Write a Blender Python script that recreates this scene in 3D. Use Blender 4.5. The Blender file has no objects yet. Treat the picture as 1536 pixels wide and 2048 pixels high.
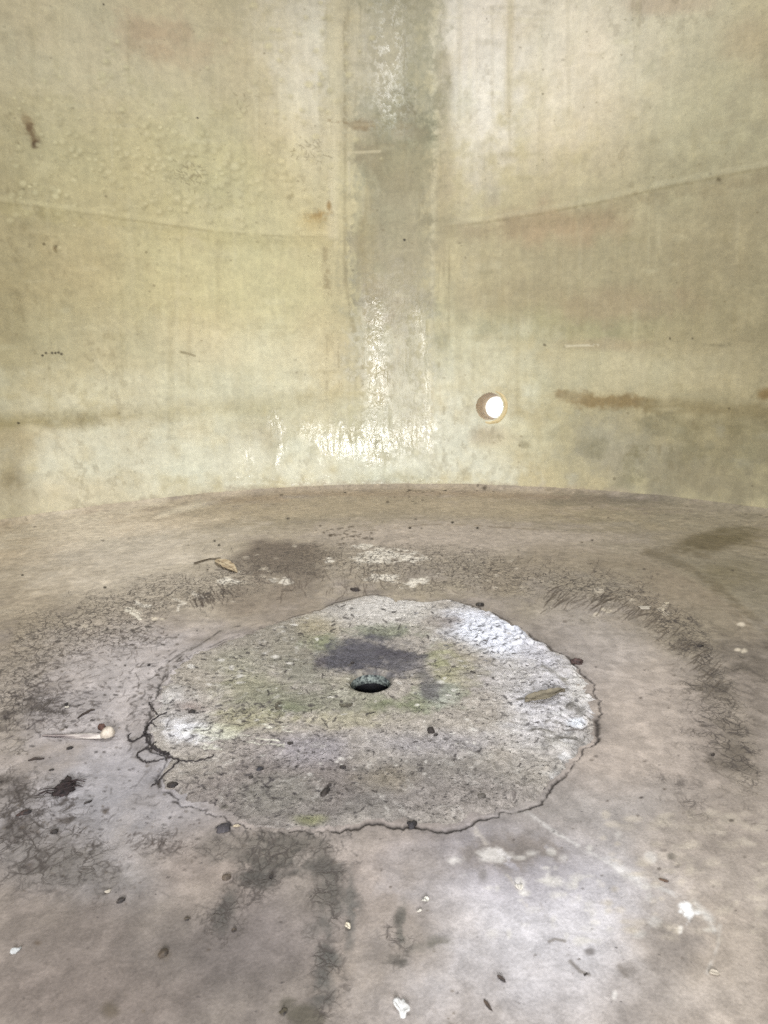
import bpy, bmesh, math, random
import numpy as np
from mathutils import Vector, Matrix, noise as mnoise

random.seed(7)
rng = np.random.default_rng(7)
scene = bpy.context.scene
COL = scene.collection
R_ = math.radians

# ------------------------------------------------------------------ camera --
F = 1150.0                       # focal length in pixels of the 1536 x 2048 frame
CAMH = 0.5
PITCH, ROLL = R_(12.46), R_(1.0)
fw = np.array([0, math.cos(PITCH), -math.sin(PITCH)])
up0 = np.array([0, math.sin(PITCH), math.cos(PITCH)])
rt0 = np.array([1.0, 0, 0])
rt = rt0 * math.cos(ROLL) - up0 * math.sin(ROLL)
up = up0 * math.cos(ROLL) + rt0 * math.sin(ROLL)
CAM = np.array([0, 0, CAMH])

CX, CY = -0.02, 0.90             # axis of the tank
R = 1.95                         # tank radius
RF = R - 0.06                    # radius where floor meets wall
RISE = 0.012
FIL = 0.013
TOP = 2.6


def floor_z(x, y):
    r = np.hypot(x - CX, y - CY)
    t = np.clip((r - 1.62) / (RF - 1.62), 0, 1)
    q = np.clip((r - (RF - .06)) / .06, 0, 1.1)
    return RISE * t * t + FIL * q * q


def pdir(px, py):
    return rt * (px - 768) / F + up * (1024 - py) / F + fw


def P(px, py):
    """photo point -> point of the tank floor (metres)"""
    d = pdir(px, py)
    z = 0.0
    for _ in range(4):
        t = (z - CAMH) / d[2]
        x, y = d[0] * t, d[1] * t
        z = float(floor_z(x, y)) if np.hypot(x - CX, y - CY) < RF else RISE + FIL
    return np.array([x, y])


def W(px, py):
    """photo point -> point of the tank wall: arc length u, height v"""
    d = pdir(px, py)
    a = d[0] ** 2 + d[1] ** 2
    b = -2 * (d[0] * CX + d[1] * CY)
    c = CX ** 2 + CY ** 2 - R ** 2
    t = (-b + math.sqrt(b * b - 4 * a * c)) / (2 * a)
    x, y, z = d[0] * t, d[1] * t, CAMH + d[2] * t
    return np.array([R * math.atan2(x - CX, y - CY), z])


def lin(c, k=1.0):
    c = np.asarray(c, float) / 255
    return np.where(c <= 0.04045, c / 12.92, ((c + 0.055) / 1.055) ** 2.4) * k


# ------------------------------------------------------------- numpy noise --
def _hash(ix, iy, seed):
    h = (ix.astype(np.int64) * 374761393 + iy.astype(np.int64) * 668265263 + seed * 1442695041) & 0xFFFFFFFF
    h = ((h ^ (h >> 13)) * 1274126177) & 0xFFFFFFFF
    h = ((h ^ (h >> 16)) * 2246822519) & 0xFFFFFFFF
    return ((h ^ (h >> 15)) & 0xFFFFFF).astype(np.float32) / 0xFFFFFF


def vnoise(x, y, seed=0):
    fx, fy = np.floor(x), np.floor(y)
    ix, iy = fx.astype(np.int64), fy.astype(np.int64)
    tx, ty = (x - fx), (y - fy)
    tx = tx * tx * tx * (tx * (tx * 6 - 15) + 10)
    ty = ty * ty * ty * (ty * (ty * 6 - 15) + 10)
    a, b = _hash(ix, iy, seed), _hash(ix + 1, iy, seed)
    c, d = _hash(ix, iy + 1, seed), _hash(ix + 1, iy + 1, seed)
    return (a * (1 - tx) + b * tx) * (1 - ty) + (c * (1 - tx) + d * tx) * ty


def fbm(x, y, octv=4, seed=0, gain=0.55):
    """roughly -1 .. 1"""
    s, amp, tot = 0, 1.0, 0
    for o in range(octv):
        ca, sa = math.cos(0.7 * o + seed), math.sin(0.7 * o + seed)
        s = s + amp * (vnoise(x * ca - y * sa, x * sa + y * ca, seed + 17 * o) * 2 - 1)
        tot += amp
        amp *= gain
        x, y = x * 2.03, y * 2.03
    return s / tot * 1.6


def sst(a, b, x):
    t = np.clip((x - a) / (b - a), 0, 1)
    return t * t * (3 - 2 * t)


# ------------------------------------------------------ paintable surfaces --
class Surf:
    """A structured grid with surface coordinates X, Y in metres and per-vertex albedo / masks."""

    def __init__(s, X, Y, pxmap, px2=None):
        s.X, s.Y, s.map = X.astype(np.float32), Y.astype(np.float32), pxmap
        sh = X.shape
        s.tint = np.zeros(sh + (3,), np.float32)
        s.gloss = np.zeros(sh, np.float32)
        s.crack = np.zeros(sh, np.float32)
        s.h = np.zeros(sh, np.float32)
        s.n1 = fbm(s.X * 14, s.Y * 14, 5, 3)
        s.n2 = fbm(s.X * 55, s.Y * 55, 4, 9)
        s.n3 = fbm(s.X * 5, s.Y * 5, 3, 21)

    def frame(s, px, py, d=8):
        """local affine map: metres -> photo pixels"""
        c = s.map(px, py)
        ex = (s.map(px + d, py) - s.map(px - d, py)) / (2 * d)
        ey = (s.map(px, py + d) - s.map(px, py - d)) / (2 * d)
        M = np.linalg.inv(np.array([ex, ey]).T)
        return c, M, ex, ey

    def local(s, px, py, hw, hh):
        c, M, ex, ey = s.frame(px, py)
        hx = abs(ex[0]) * hw + abs(ey[0]) * hh
        hy = abs(ex[1]) * hw + abs(ey[1]) * hh
        sl = s.window(c[0] - hx, c[0] + hx, c[1] - hy, c[1] + hy)
        if sl is None:
            return None
        dx, dy = s.X[sl] - c[0], s.Y[sl] - c[1]
        return sl, M[0, 0] * dx + M[0, 1] * dy, M[1, 0] * dx + M[1, 1] * dy

    def mix(s, sl, m, color, chan):
        if chan == 'tint':
            t = s.tint[sl]
            t += (np.asarray(color, np.float32) - t) * m[..., None]
        elif chan == 'mul':
            s.tint[sl] *= 1 + (np.asarray(color, np.float32) - 1) * m[..., None]
        else:
            a = getattr(s, chan)
            a[sl] += (color - a[sl]) * m

    def blob(s, px, py, hw, hh, color, alpha=1.0, soft=0.5, warp=0.35, rot=0.0, fine=0.0, thr=None, chan='tint'):
        if chan == 'tint':
            color = lin(color, s.k)
        g = 1 + warp + soft
        q = local = s.local(px, py, (hw + hh * abs(math.sin(R_(rot)))) * g, (hh + hw * abs(math.sin(R_(rot)))) * g)
        if q is None:
            return
        sl, a, b = q
        ca, sa = math.cos(R_(rot)), math.sin(R_(rot))
        u, v = (a * ca + b * sa) / hw, (-a * sa + b * ca) / hh
        d = np.sqrt(u * u + v * v) + warp * s.n1[sl] + fine * s.n2[sl]
        m = 1 - sst(1 - soft, 1 + soft * 0.6, d)
        if thr is not None:
            m = m * sst(thr - 0.12, thr + 0.12, s.n2[sl] * 0.6 + s.n1[sl] * 0.4 + 0.3 * (m - 0.5))
        s.mix(sl, m * alpha, color, chan)

    def stroke(s, pts, w, color, alpha=1.0, soft=0.6, warp=0.3, fine=0.0, brk=0.0, chan='tint', taper=False, thr=None):
        """a band along a polyline given in photo pixels, w = half width in pixels"""
        if chan == 'tint':
            color = lin(color, s.k)
        pts = np.asarray(pts, float)
        for k in range(len(pts) - 1):
            A, B = pts[k], pts[k + 1]
            mid, L = (A + B) / 2, np.abs(B - A) / 2
            g = w * (1 + soft + warp + fine) + 2
            q = s.local(mid[0], mid[1], L[0] + g, L[1] + g)
            if q is None:
                continue
            sl, a, b = q
            ax, ay = A - mid
            vx, vy = B - A
            den = max(vx * vx + vy * vy, 1e-6)
            t = np.clip(((a - ax) * vx + (b - ay) * vy) / den, 0, 1)
            d = np.hypot(a - ax - t * vx, b - ay - t * vy) / w
            d = d + warp * s.n1[sl] + fine * s.n2[sl]
            if taper:
                d = d / np.clip(1 - (k + t) / (len(pts) - 1), 0.15, 1)
            m = 1 - sst(1 - soft, 1 + soft * 0.6, d)
            if brk:
                m = m * sst(-brk * 0.5, brk * 0.5, s.n2[sl] + s.n1[sl] + 0.15)
            if thr is not None:
                m = m * sst(thr - 0.12, thr + 0.12, s.n2[sl] * 0.6 + s.n1[sl] * 0.4 + 0.3 * (m - 0.5))
            if not hasattr(s, '_acc'):
                s._acc = []
            s._acc.append((sl, m))
        # union of the segments, so that joints do not darken twice
        full = {}
        acc = s._acc if hasattr(s, '_acc') else []
        s._acc = []
        if not acc:
            return
        i0 = min(q[0][0].start for q in acc); i1 = max(q[0][0].stop for q in acc)
        j0 = min(q[0][1].start for q in acc); j1 = max(q[0][1].stop for q in acc)
        M = np.zeros((i1 - i0, j1 - j0), np.float32)
        for (a, b), m in acc:
            v = M[a.start - i0:a.stop - i0, b.start - j0:b.stop - j0]
            np.maximum(v, m, out=v)
        s.mix((slice(i0, i1), slice(j0, j1)), M * alpha, color, chan)

    def dashes(s, n, region, length, w, color, alpha, ang, angvar=25, wig=0.3, bias=None):
        """many short hair strokes scattered round a band of photo pixels"""
        for _ in range(n):
            p = region()
            L = length * rng.uniform(0.4, 1.5)
            a0 = R_((ang(p) if callable(ang) else ang) + rng.normal(0, angvar))
            pts = [p]
            k = rng.integers(2, 5)
            for _k in range(k):
                a0 += rng.normal(0, wig)
                pts.append(pts[-1] + np.array([math.cos(a0), math.sin(a0)]) * L / k)
            s.stroke(pts, w * rng.uniform(0.7, 1.4), color, alpha * rng.uniform(0.4, 1.0), soft=0.7, warp=0.1)


class Star(Surf):
    def __init__(s, O, th, rmax, S, pxmap):
        s.O, s.th, s.rmax, s.S = O, th, rmax, S
        rr = S[:, None] * rmax[None, :]
        super().__init__(O[0] + rr * np.sin(th)[None], O[1] + rr * np.cos(th)[None], pxmap)

    def window(s, x0, x1, y0, y1):
        cs = np.array([[x0, y0], [x0, y1], [x1, y0], [x1, y1]]) - s.O
        if x0 <= s.O[0] <= x1 and y0 <= s.O[1] <= y1:
            t0, t1, rmin = -9, 9, 0
        else:
            t = np.arctan2(cs[:, 0], cs[:, 1])
            t0, t1 = t.min(), t.max()
            if t1 - t0 > math.pi:
                t0, t1 = -9, 9
            qx = np.clip(s.O[0], x0, x1) - s.O[0]
            qy = np.clip(s.O[1], y0, y1) - s.O[1]
            rmin = math.hypot(qx, qy)
        rm = np.hypot(cs[:, 0], cs[:, 1]).max()
        j0, j1 = np.searchsorted(s.th, t0), np.searchsorted(s.th, t1, 'right')
        if j1 <= j0:
            return None
        rx = s.rmax[j0:j1]
        i0, i1 = np.searchsorted(s.S, rmin / rx.max()), np.searchsorted(s.S, rm / rx.min(), 'right')
        if i1 <= i0:
            return None
        return slice(int(i0), int(i1)), slice(int(j0), int(j1))


class Sheet(Surf):
    def __init__(s, U, V, pxmap):
        s.U, s.V = U, V
        X, Y = np.meshgrid(U, V)
        super().__init__(X, Y, pxmap)

    def window(s, x0, x1, y0, y1):
        j0, j1 = np.searchsorted(s.U, x0), np.searchsorted(s.U, x1, 'right')
        i0, i1 = np.searchsorted(s.V, y0), np.searchsorted(s.V, y1, 'right')
        if j1 <= j0 or i1 <= i0:
            return None
        return slice(int(i0), int(i1)), slice(int(j0), int(j1))


def grid_mesh(name, XYZ, wrap, mat, surf, drop=None, parent=None, flip=False):
    n, m = XYZ.shape[:2]
    idx = np.arange(n * m).reshape(n, m)
    if wrap:
        nxt = np.roll(idx, -1, axis=1)
        q = np.stack([idx[:-1], nxt[:-1], nxt[1:], idx[1:]], -1).reshape(-1, 4)
    else:
        q = np.stack([idx[:-1, :-1], idx[:-1, 1:], idx[1:, 1:], idx[1:, :-1]], -1).reshape(-1, 4)
    if flip:
        q = q[:, ::-1]
    if drop is not None:
        bad = drop.reshape(-1)[q].all(1)
        q = q[~bad]
    me = bpy.data.meshes.new(name)
    me.vertices.add(n * m)
    me.vertices.foreach_set('co', XYZ.astype(np.float32).ravel())
    me.loops.add(q.size)
    me.loops.foreach_set('vertex_index', q.astype(np.int32).ravel())
    me.polygons.add(len(q))
    me.polygons.foreach_set('loop_start', np.arange(0, q.size, 4, dtype=np.int32))
    me.polygons.foreach_set('use_smooth', np.ones(len(q), bool))
    me.update(calc_edges=True)
    a = me.attributes.new('tint', 'FLOAT_VECTOR', 'POINT')
    a.data.foreach_set('vector', np.clip(surf.tint, 0.003, 0.9).astype(np.float32).ravel())
    a = me.attributes.new('mask', 'FLOAT_VECTOR', 'POINT')
    a.data.foreach_set('vector', np.stack([surf.gloss, surf.crack, surf.h], -1).astype(np.float32).ravel())
    a = me.attributes.new('suv', 'FLOAT_VECTOR', 'POINT')
    a.data.foreach_set('vector', np.stack([surf.X, surf.Y, 0 * surf.X], -1).astype(np.float32).ravel())
    me.materials.append(mat)
    o = bpy.data.objects.new(name, me)
    COL.objects.link(o)
    o.parent = parent
    return o


# --------------------------------------------------------------- materials --
class NT:
    def __init__(s, name):
        s.mat = bpy.data.materials.new(name)
        s.mat.use_nodes = True
        s.t = s.mat.node_tree
        s.b = s.t.nodes['Principled BSDF']
        s.out = s.t.nodes['Material Output']

    def n(s, typ, ins=None, **kw):
        nd = s.t.nodes.new(typ)
        for k, v in kw.items():
            setattr(nd, k, v)
        for k, v in (ins or {}).items():
            s.set(nd.inputs[k], v)
        return nd

    def set(s, sock, v):
        if isinstance(v, bpy.types.NodeSocket):
            s.t.links.new(v, sock)
        elif isinstance(v, bpy.types.Node):
            s.t.links.new(v.outputs[0], sock)
        else:
            sock.default_value = v

    def math(s, op, a, b=0.0, c=0.0, clamp=False):
        nd = s.n('ShaderNodeMath', {0: a, 1: b, 2: c}, operation=op)
        nd.use_clamp = clamp
        return nd.outputs[0]

    def ramp(s, v, lo, hi, a=0.0, b=1.0):
        nd = s.n('ShaderNodeMapRange', {0: v, 1: lo, 2: hi, 3: a, 4: b})
        nd.interpolation_type = 'SMOOTHSTEP'
        return nd.outputs[0]

    def noise(s, vec, scale, detail=4.0, rough=0.55, dist=0.0):
        return s.n('ShaderNodeTexNoise', {'Vector': vec, 'Scale': scale, 'Detail': detail, 'Roughness': rough, 'Distortion': dist}).outputs[0]

    def scalev(s, vec, sc, rot=(0, 0, 0)):
        return s.n('ShaderNodeMapping', {0: vec, 'Scale': sc, 'Rotation': rot}).outputs[0]

    def mixc(s, f, a, b, mode='MIX'):
        nd = s.n('ShaderNodeMix', data_type='RGBA', blend_type=mode)
        s.set(nd.inputs[0], f); s.set(nd.inputs[6], a); s.set(nd.inputs[7], b)
        return nd.outputs[2]

    def gray(s, v):
        return s.n('ShaderNodeCombineXYZ', {0: v, 1: v, 2: v}).outputs[0]


def surf_nodes(name):
    m = NT(name)
    tint = m.n('ShaderNodeAttribute', attribute_name='tint').outputs['Vector']
    suv = m.n('ShaderNodeAttribute', attribute_name='suv').outputs['Vector']
    mk = m.n('ShaderNodeSeparateXYZ', {0: m.n('ShaderNodeAttribute', attribute_name='mask').outputs['Vector']})
    return m, tint, suv, mk.outputs[0], mk.outputs[1], mk.outputs[2]


def mat_wall():
    m, tint, suv, gloss, crack, h = surf_nodes('aged_laminate')
    grain = m.noise(m.scalev(suv, (260, 130, 1)), 1.0, 3, 0.6)
    weave = m.noise(m.scalev(suv, (420, 24, 1)), 1.0, 2, 0.6)
    weave2 = m.noise(m.scalev(suv, (22, 420, 1)), 1.0, 2, 0.6)
    mott = m.noise(suv, 38.0, 5, 0.62, 0.3)
    f = m.math('MULTIPLY', m.ramp(grain, 0.25, 0.75, 0.92, 1.07), m.ramp(mott, 0.25, 0.75, 0.90, 1.09))
    f = m.math('MULTIPLY', f, m.ramp(weave, 0.3, 0.7, 0.98, 1.015))
    f = m.math('MULTIPLY', f, m.ramp(weave2, 0.3, 0.7, 0.98, 1.015))
    spk = m.noise(m.scalev(suv, (150, 110, 1)), 1.0, 2, 0.5)
    spk = m.math('MULTIPLY', m.ramp(spk, 0.69, 0.76), m.ramp(m.noise(suv, 9.0, 3), 0.42, 0.66))
    col = m.n('ShaderNodeVectorMath', {0: tint, 1: m.gray(f)}, operation='MULTIPLY').outputs[0]
    col = m.mixc(m.math('MULTIPLY', spk, 0.5), col, (0.09, 0.075, 0.04, 1))
    m.set(m.b.inputs['Base Color'], col)
    m.set(m.b.inputs['Roughness'], m.ramp(gloss, 0.0, 1.0, 0.55, 0.20))
    m.set(m.b.inputs['Specular IOR Level'], m.ramp(gloss, 0.0, 1.0, 0.35, 0.52))
    # wet-looking ripples in the thick resin, fine weave elsewhere
    r1 = m.noise(m.scalev(suv, (80, 34, 1)), 1.0, 1.5, 0.5, 0.9)
    r2 = m.noise(m.scalev(suv, (260, 190, 1)), 1.0, 2, 0.5, 0.5)
    hgt = m.math('ADD', m.math('MULTIPLY', r1, 1.0), m.math('MULTIPLY', r2, 0.22))
    hg = m.math('MULTIPLY', hgt, m.ramp(gloss, 0, 1, 0.06, 1.0))
    hg = m.math('ADD', hg, m.math('MULTIPLY', m.math('ADD', weave, grain), 0.10))
    bp = m.n('ShaderNodeBump', {'Strength': 0.9, 'Distance': 0.0019, 'Height': hg})
    m.set(m.b.inputs['Normal'], bp.outputs[0])
    return m.mat


def mat_floor():
    m, tint, suv, gloss, crack, h = surf_nodes('dusty_laminate_floor')
    grain = m.noise(suv, 330.0, 3, 0.6)
    mott = m.noise(suv, 46.0, 6, 0.65, 0.4)
    big = m.noise(suv, 12.0, 4, 0.6)
    f = m.math('MULTIPLY', m.ramp(grain, 0.25, 0.75, 0.87, 1.12), m.ramp(mott, 0.28, 0.72, 0.80, 1.17))
    f = m.math('MULTIPLY', f, m.ramp(big, 0.3, 0.7, 0.95, 1.05))
    col = m.n('ShaderNodeVectorMath', {0: tint, 1: m.gray(f)}, operation='MULTIPLY').outputs[0]
    # hairline crazing where the skin of dirt has dried
    dv = m.n('ShaderNodeVectorMath', {0: suv, 1: m.n('ShaderNodeVectorMath', {0: m.n('ShaderNodeTexNoise', {'Vector': suv, 'Scale': 60.0, 'Detail': 4.0}).outputs[1], 1: (0.02, 0.02, 0)}, operation='MULTIPLY').outputs[0]}, operation='ADD').outputs[0]
    def vor(scale, w, vec=dv):
        v = m.n('ShaderNodeTexVoronoi', {'Vector': vec, 'Scale': scale}, feature='DISTANCE_TO_EDGE').outputs[0]
        return m.ramp(v, 0.0, w, 1.0, 0.0)
    br = m.ramp(m.noise(suv, 42.0, 4, 0.6), 0.34, 0.52)
    cr = m.math('MULTIPLY', m.math('MAXIMUM', vor(50.0, 0.075), m.math('MULTIPLY', vor(95.0, 0.09), 0.75)), br)
    cr = m.math('MULTIPLY', cr, m.math('MULTIPLY', crack, 1.0), clamp=True)
    col = m.mixc(cr, col, (0.055, 0.047, 0.045, 1))
    fl = m.noise(m.scalev(suv, (120, 170, 1)), 1.0, 2.5, 0.55)
    fl = m.math('MULTIPLY', m.ramp(fl, 0.695, 0.74), m.ramp(m.noise(suv, 7.0, 3), 0.45, 0.6))
    col = m.mixc(m.math('MULTIPLY', fl, 0.75), col, (0.045, 0.04, 0.042, 1))
    m.set(m.b.inputs['Base Color'], col)
    m.set(m.b.inputs['Roughness'], 0.72)
    m.set(m.b.inputs['Specular IOR Level'], 0.3)
    hg = m.math('ADD', m.math('MULTIPLY', grain, 0.35), m.math('MULTIPLY', mott, 0.7))
    hg = m.math('SUBTRACT', hg, m.math('MULTIPLY', cr, 0.4))
    bp = m.n('ShaderNodeBump', {'Strength': 0.6, 'Distance': 0.0022, 'Height': hg})
    m.set(m.b.inputs['Normal'], bp.outputs[0])
    return m.mat


def mat_patch():
    m, tint, suv, gloss, crack, h = surf_nodes('weathered_concrete')
    grain = m.noise(suv, 420.0, 3, 0.65)
    mott = m.noise(suv, 75.0, 6, 0.7, 0.5)
    f = m.math('MULTIPLY', m.ramp(grain, 0.25, 0.75, 0.72, 1.25), m.ramp(mott, 0.28, 0.72, 0.68, 1.28))
    col = m.n('ShaderNodeVectorMath', {0: tint, 1: m.gray(f)}, operation='MULTIPLY').outputs[0]
    pit = m.noise(m.scalev(suv, (150, 230, 1)), 1.0, 2.5, 0.55, 0.4)
    pit = m.math('MULTIPLY', m.ramp(pit, 0.605, 0.655), m.ramp(m.noise(suv, 14.0, 4), 0.40, 0.60))
    col = m.mixc(m.math('MULTIPLY', pit, 0.8), col, (0.05, 0.046, 0.05, 1))
    m.set(m.b.inputs['Base Color'], col)
    m.set(m.b.inputs['Roughness'], 0.85)
    m.set(m.b.inputs['Specular IOR Level'], 0.25)
    hg = m.math('ADD', m.math('MULTIPLY', grain, 0.4), mott)
    hg = m.math('SUBTRACT', hg, m.math('MULTIPLY', pit, 0.7))
    bp = m.n('ShaderNodeBump', {'Strength': 0.9, 'Distance': 0.0035, 'Height': hg})
    m.set(m.b.inputs['Normal'], bp.outputs[0])
    return m.mat


_mats = {}


def mat_bit(rgb, rgb2=None, rough=0.75, scale=220.0, stretch=(1, 1, 1), bump=0.6):
    key = (tuple(rgb), tuple(rgb2 or ()), rough, scale, stretch)
    if key in _mats:
        return _mats[key]
    m = NT('debris_%d_%d_%d' % tuple(rgb))
    co = m.n('ShaderNodeTexCoord').outputs['Object']
    nz = m.noise(m.scalev(co, stretch), scale, 4, 0.65)
    a = lin(rgb); b = lin(rgb2) if rgb2 else a * 0.45
    col = m.mixc(m.ramp(nz, 0.35, 0.65), (*a, 1), (*b, 1))
    m.set(m.b.inputs['Base Color'], col)
    m.set(m.b.inputs['Roughness'], rough)
    bp = m.n('ShaderNodeBump', {'Strength': bump, 'Distance': 0.0012, 'Height': nz})
    m.set(m.b.inputs['Normal'], bp.outputs[0])
    _mats[key] = m.mat
    return m.mat


# ------------------------------------------------------------ object helpers --
def tag(o, label=None, cat=None, group=None, kind=None):
    if label: o['label'] = label
    if cat: o['category'] = cat
    if group: o['group'] = group
    if kind: o['kind'] = kind
    return o


def empty(name, loc, rz=0.0):
    o = bpy.data.objects.new(name, None)
    o.empty_display_size = 0.02
    o.location = loc
    o.rotation_euler = (0, 0, rz)
    COL.objects.link(o)
    return o


def obj(name, bm, mat, parent=None, loc=None, rz=0.0, smooth=True):
    me = bpy.data.meshes.new(name)
    bmesh.ops.recalc_face_normals(bm, faces=bm.faces[:])
    bm.to_mesh(me)
    bm.free()
    if smooth:
        me.polygons.foreach_set('use_smooth', [True] * len(me.polygons))
    me.materials.append(mat)
    o = bpy.data.objects.new(name, me)
    COL.objects.link(o)
    o.parent = parent
    if loc is not None:
        o.location = loc
    o.rotation_euler = (0, 0, rz)
    return o


K_WALL, K_FLOOR, K_PATCH = 1.0, 0.92, 0.95

# ================================================================== WALL ====
dense = R_(58)
phi = np.concatenate([np.linspace(-math.pi, -dense, 70, endpoint=False), np.linspace(-dense, dense, 1150), np.linspace(dense, math.pi, 71)[1:]])
vv = np.concatenate([np.linspace(0, 0.2, 90, endpoint=False), np.linspace(0.2, 2.2, 640, endpoint=False), np.linspace(2.2, TOP, 24)])
wall = Sheet(phi * R, vv, W)
wall.k = K_WALL
w = wall
wx, wy = w.X, w.Y
w.tint[:] = lin((184, 175, 140), K_WALL)
b, s = w.blob, w.stroke
# broad tones of the laminate, with glow and edge shade painted in at places
b(250, 120, 480, 260, (184, 173, 143), .8, .9)
b(640, 60, 110, 330, (212, 207, 190), .8, .9)
b(1130, 80, 320, 240, (222, 215, 197), .9, .95)  # upper-right glow put into the wall tint
b(950, 90, 80, 320, (224, 219, 208), .85, .8)  # pale laminate, raised further to paint in the top glow
b(1450, 260, 240, 330, (172, 167, 136), .8, .9)
b(400, 550, 430, 160, (192, 185, 142), .8, .95)
b(560, 420, 170, 160, (190, 183, 142), .5, .95)
b(250, 330, 330, 150, (180, 172, 128), .7, .8)
b(100, 560, 190, 260, (166, 154, 118), .6, .9)
b(420, 740, 430, 90, (204, 199, 170), .8, .85)
b(130, 700, 260, 90, (176, 167, 132), .6, .8)
b(1230, 520, 420, 190, (158, 148, 118), .8, .8)
b(1120, 640, 380, 60, (156, 152, 116), .7, .7)
b(1420, 560, 170, 330, (154, 146, 116), .7, .9)
b(1150, 745, 380, 55, (186, 180, 150), .8, .7)
b(940, 740, 150, 140, (200, 198, 172), .8, .8)
b(300, 900, 520, 90, (212, 208, 186), .85, .85)
b(640, 880, 330, 110, (200, 198, 172), .7, .8)
b(900, 880, 150, 110, (212, 215, 200), .9, .8)
b(1400, 900, 330, 100, (148, 141, 112), .85, .8)
b(1230, 900, 120, 60, (160, 156, 138), .7, .7)
b(250, 985, 330, 45, (205, 199, 174), .7, .7)
b(20, 985, 52, 66, (132, 118, 86), .6, .6, .4)
b(18, 960, 36, 60, (128, 114, 82), .4, .5, .3)
b(25, 880, 60, 60, (166, 152, 116), .6, .5)
b(0, 520, 90, 420, (152, 141, 106), .6, .9)  # vignette along the left edge, painted into the wall colour
b(1540, 600, 80, 420, (146, 138, 110), .5, .9)  # same edge shade painted on the right
# seam band: vertical laminate strip
sb = ((640, 715, (178, 168, 132), .6), (700, 872, (154, 150, 124), .85))
for x0, x1, c, a in sb:
    xm, hw = (x0 + x1) / 2, (x1 - x0) / 2
    s([(xm + 10, -60), (xm + 4, 300), (xm, 560)], hw, c, a, soft=.5, warp=.25, fine=.25)
    s([(xm, 555), (xm - 2, 700), (xm - 4, 930)], hw * .95, c, a * .6, soft=.5, warp=.3, fine=.3)
b(790, 270, 80, 110, (136, 136, 110), .8, .7, .6, fine=.3)
b(785, 680, 80, 120, (164, 162, 140), .5, .8, .6)
for _ in range(120):
    x, y = rng.uniform(695, 865), rng.uniform(180, 640)
    b(x, y, rng.uniform(6, 30), rng.uniform(6, 26), random.choice([(124, 117, 90), (138, 132, 106), (132, 133, 108), (172, 166, 142), (146, 132, 106)]), rng.uniform(.15, .5), .9, .7, fine=.6)
for _ in range(130):
    x, y = rng.uniform(650, 900), rng.uniform(-20, 860)
    s([(x, y), (x + rng.normal(0, 2), y + rng.uniform(30, 120))], rng.uniform(1.5, 5), random.choice([(128, 118, 88), (186, 178, 152)]), rng.uniform(.15, .4), .8, .5, brk=.6)
b(800, 330, 70, 60, (146, 138, 106), .5, .6)
b(800, 480, 70, 160, (156, 147, 120), .6, .9)
b(760, 300, 50, 60, (142, 130, 100), .4, .8)
b(790, 560, 90, 80, (160, 152, 127), .5, .9)
b(750, 120, 70, 110, (186, 180, 158), .6, .6)
s([(868, -40), (872, 250), (866, 470), (862, 700), (860, 900)], 7, (200, 194, 166), .45, .9, .5, brk=1.2)
s([(888, 120), (892, 330), (885, 520)], 18, (160, 150, 120), .6, .8, .4)
s([(668, -40), (668, 250), (662, 470)], 14, (202, 194, 164), .55, .8, .4)
s([(690, 40), (690, 300), (690, 560), (712, 690)], 5, (140, 130, 98), .5, .8, .6, brk=.6)
s([(1022, -40), (1020, 120), (1016, 230)], 9, (190, 178, 146), .5, .8)
s([(736, 380), (742, 640)], 16, (150, 138, 106), .5, .8, .5, brk=.8)
s([(650, 500), (655, 590)], 8, (140, 126, 90), .6, .8, .4, brk=.8)
b(730, 480, 18, 60, (142, 130, 92), .5, .7)
# brownish and reddish blushes
b(290, 70, 70, 45, (170, 146, 116), .6, .9, .6)
b(370, 100, 80, 40, (176, 154, 122), .5, .9, .6)
b(1330, 10, 90, 26, (180, 156, 130), .5, .7)
b(1100, 450, 150, 40, (166, 142, 112), .55, .7)
b(1230, 610, 140, 40, (164, 144, 118), .5, .7)
b(1210, 690, 90, 14, (160, 140, 114), .4, .7)
b(1000, 600, 110, 40, (158, 144, 112), .5, .7)
b(1500, 80, 60, 60, (166, 150, 118), .5, .7)
s([(1120, 790), (1180, 800), (1240, 800), (1300, 808)], 14, (134, 113, 72), .85, .8, .5, fine=.3)
s([(1290, 808), (1380, 815), (1470, 822), (1560, 824)], 15, (140, 129, 95), .75, .9, .5)
b(1530, 788, 18, 14, (132, 108, 62), .8, .6)
b(1400, 850, 130, 20, (144, 136, 104), .5, .8)
s([(0, 850), (150, 836), (330, 822), (500, 806), (640, 792), (720, 785)], 15, (170, 160, 122), .65, .95, .7, fine=.4)
s([(0, 848), (100, 840), (180, 835)], 17, (146, 135, 94), .5, .9, .6)
b(520, 815, 70, 20, (164, 155, 112), .5, .8)
b(530, 890, 45, 48, (180, 173, 146), .75, .6)
b(400, 905, 160, 26, (184, 176, 142), .5, .8)
b(975, 655, 26, 20, (152, 150, 120), .6, .7)
b(885, 680, 16, 26, (150, 146, 116), .6, .7)
b(930, 640, 20, 20, (156, 150, 120), .5, .7)
b(985, 872, 42, 20, (172, 160, 140), .8, .6)
b(1040, 880, 80, 50, (206, 202, 170), .6, .8)
b(1050, 890, 12, 8, (140, 134, 104), .6, .6)
b(1395, 897, 40, 8, (112, 106, 80), .6, .7, .5, fine=.5)
b(1430, 690, 30, 5, (120, 114, 88), .5, .7, .5, fine=.5)
s([(1132, 692), (1195, 690)], 3, (216, 210, 186), .6, .8, .4, brk=.4)
for _ in range(60):
    b(rng.uniform(1160, 1536), rng.uniform(830, 1020), rng.uniform(8, 34), rng.uniform(6, 18),
      random.choice([(126, 120, 92), (134, 128, 100), (150, 146, 122), (160, 156, 134)]), .45, .8, .5, fine=.4)
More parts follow.
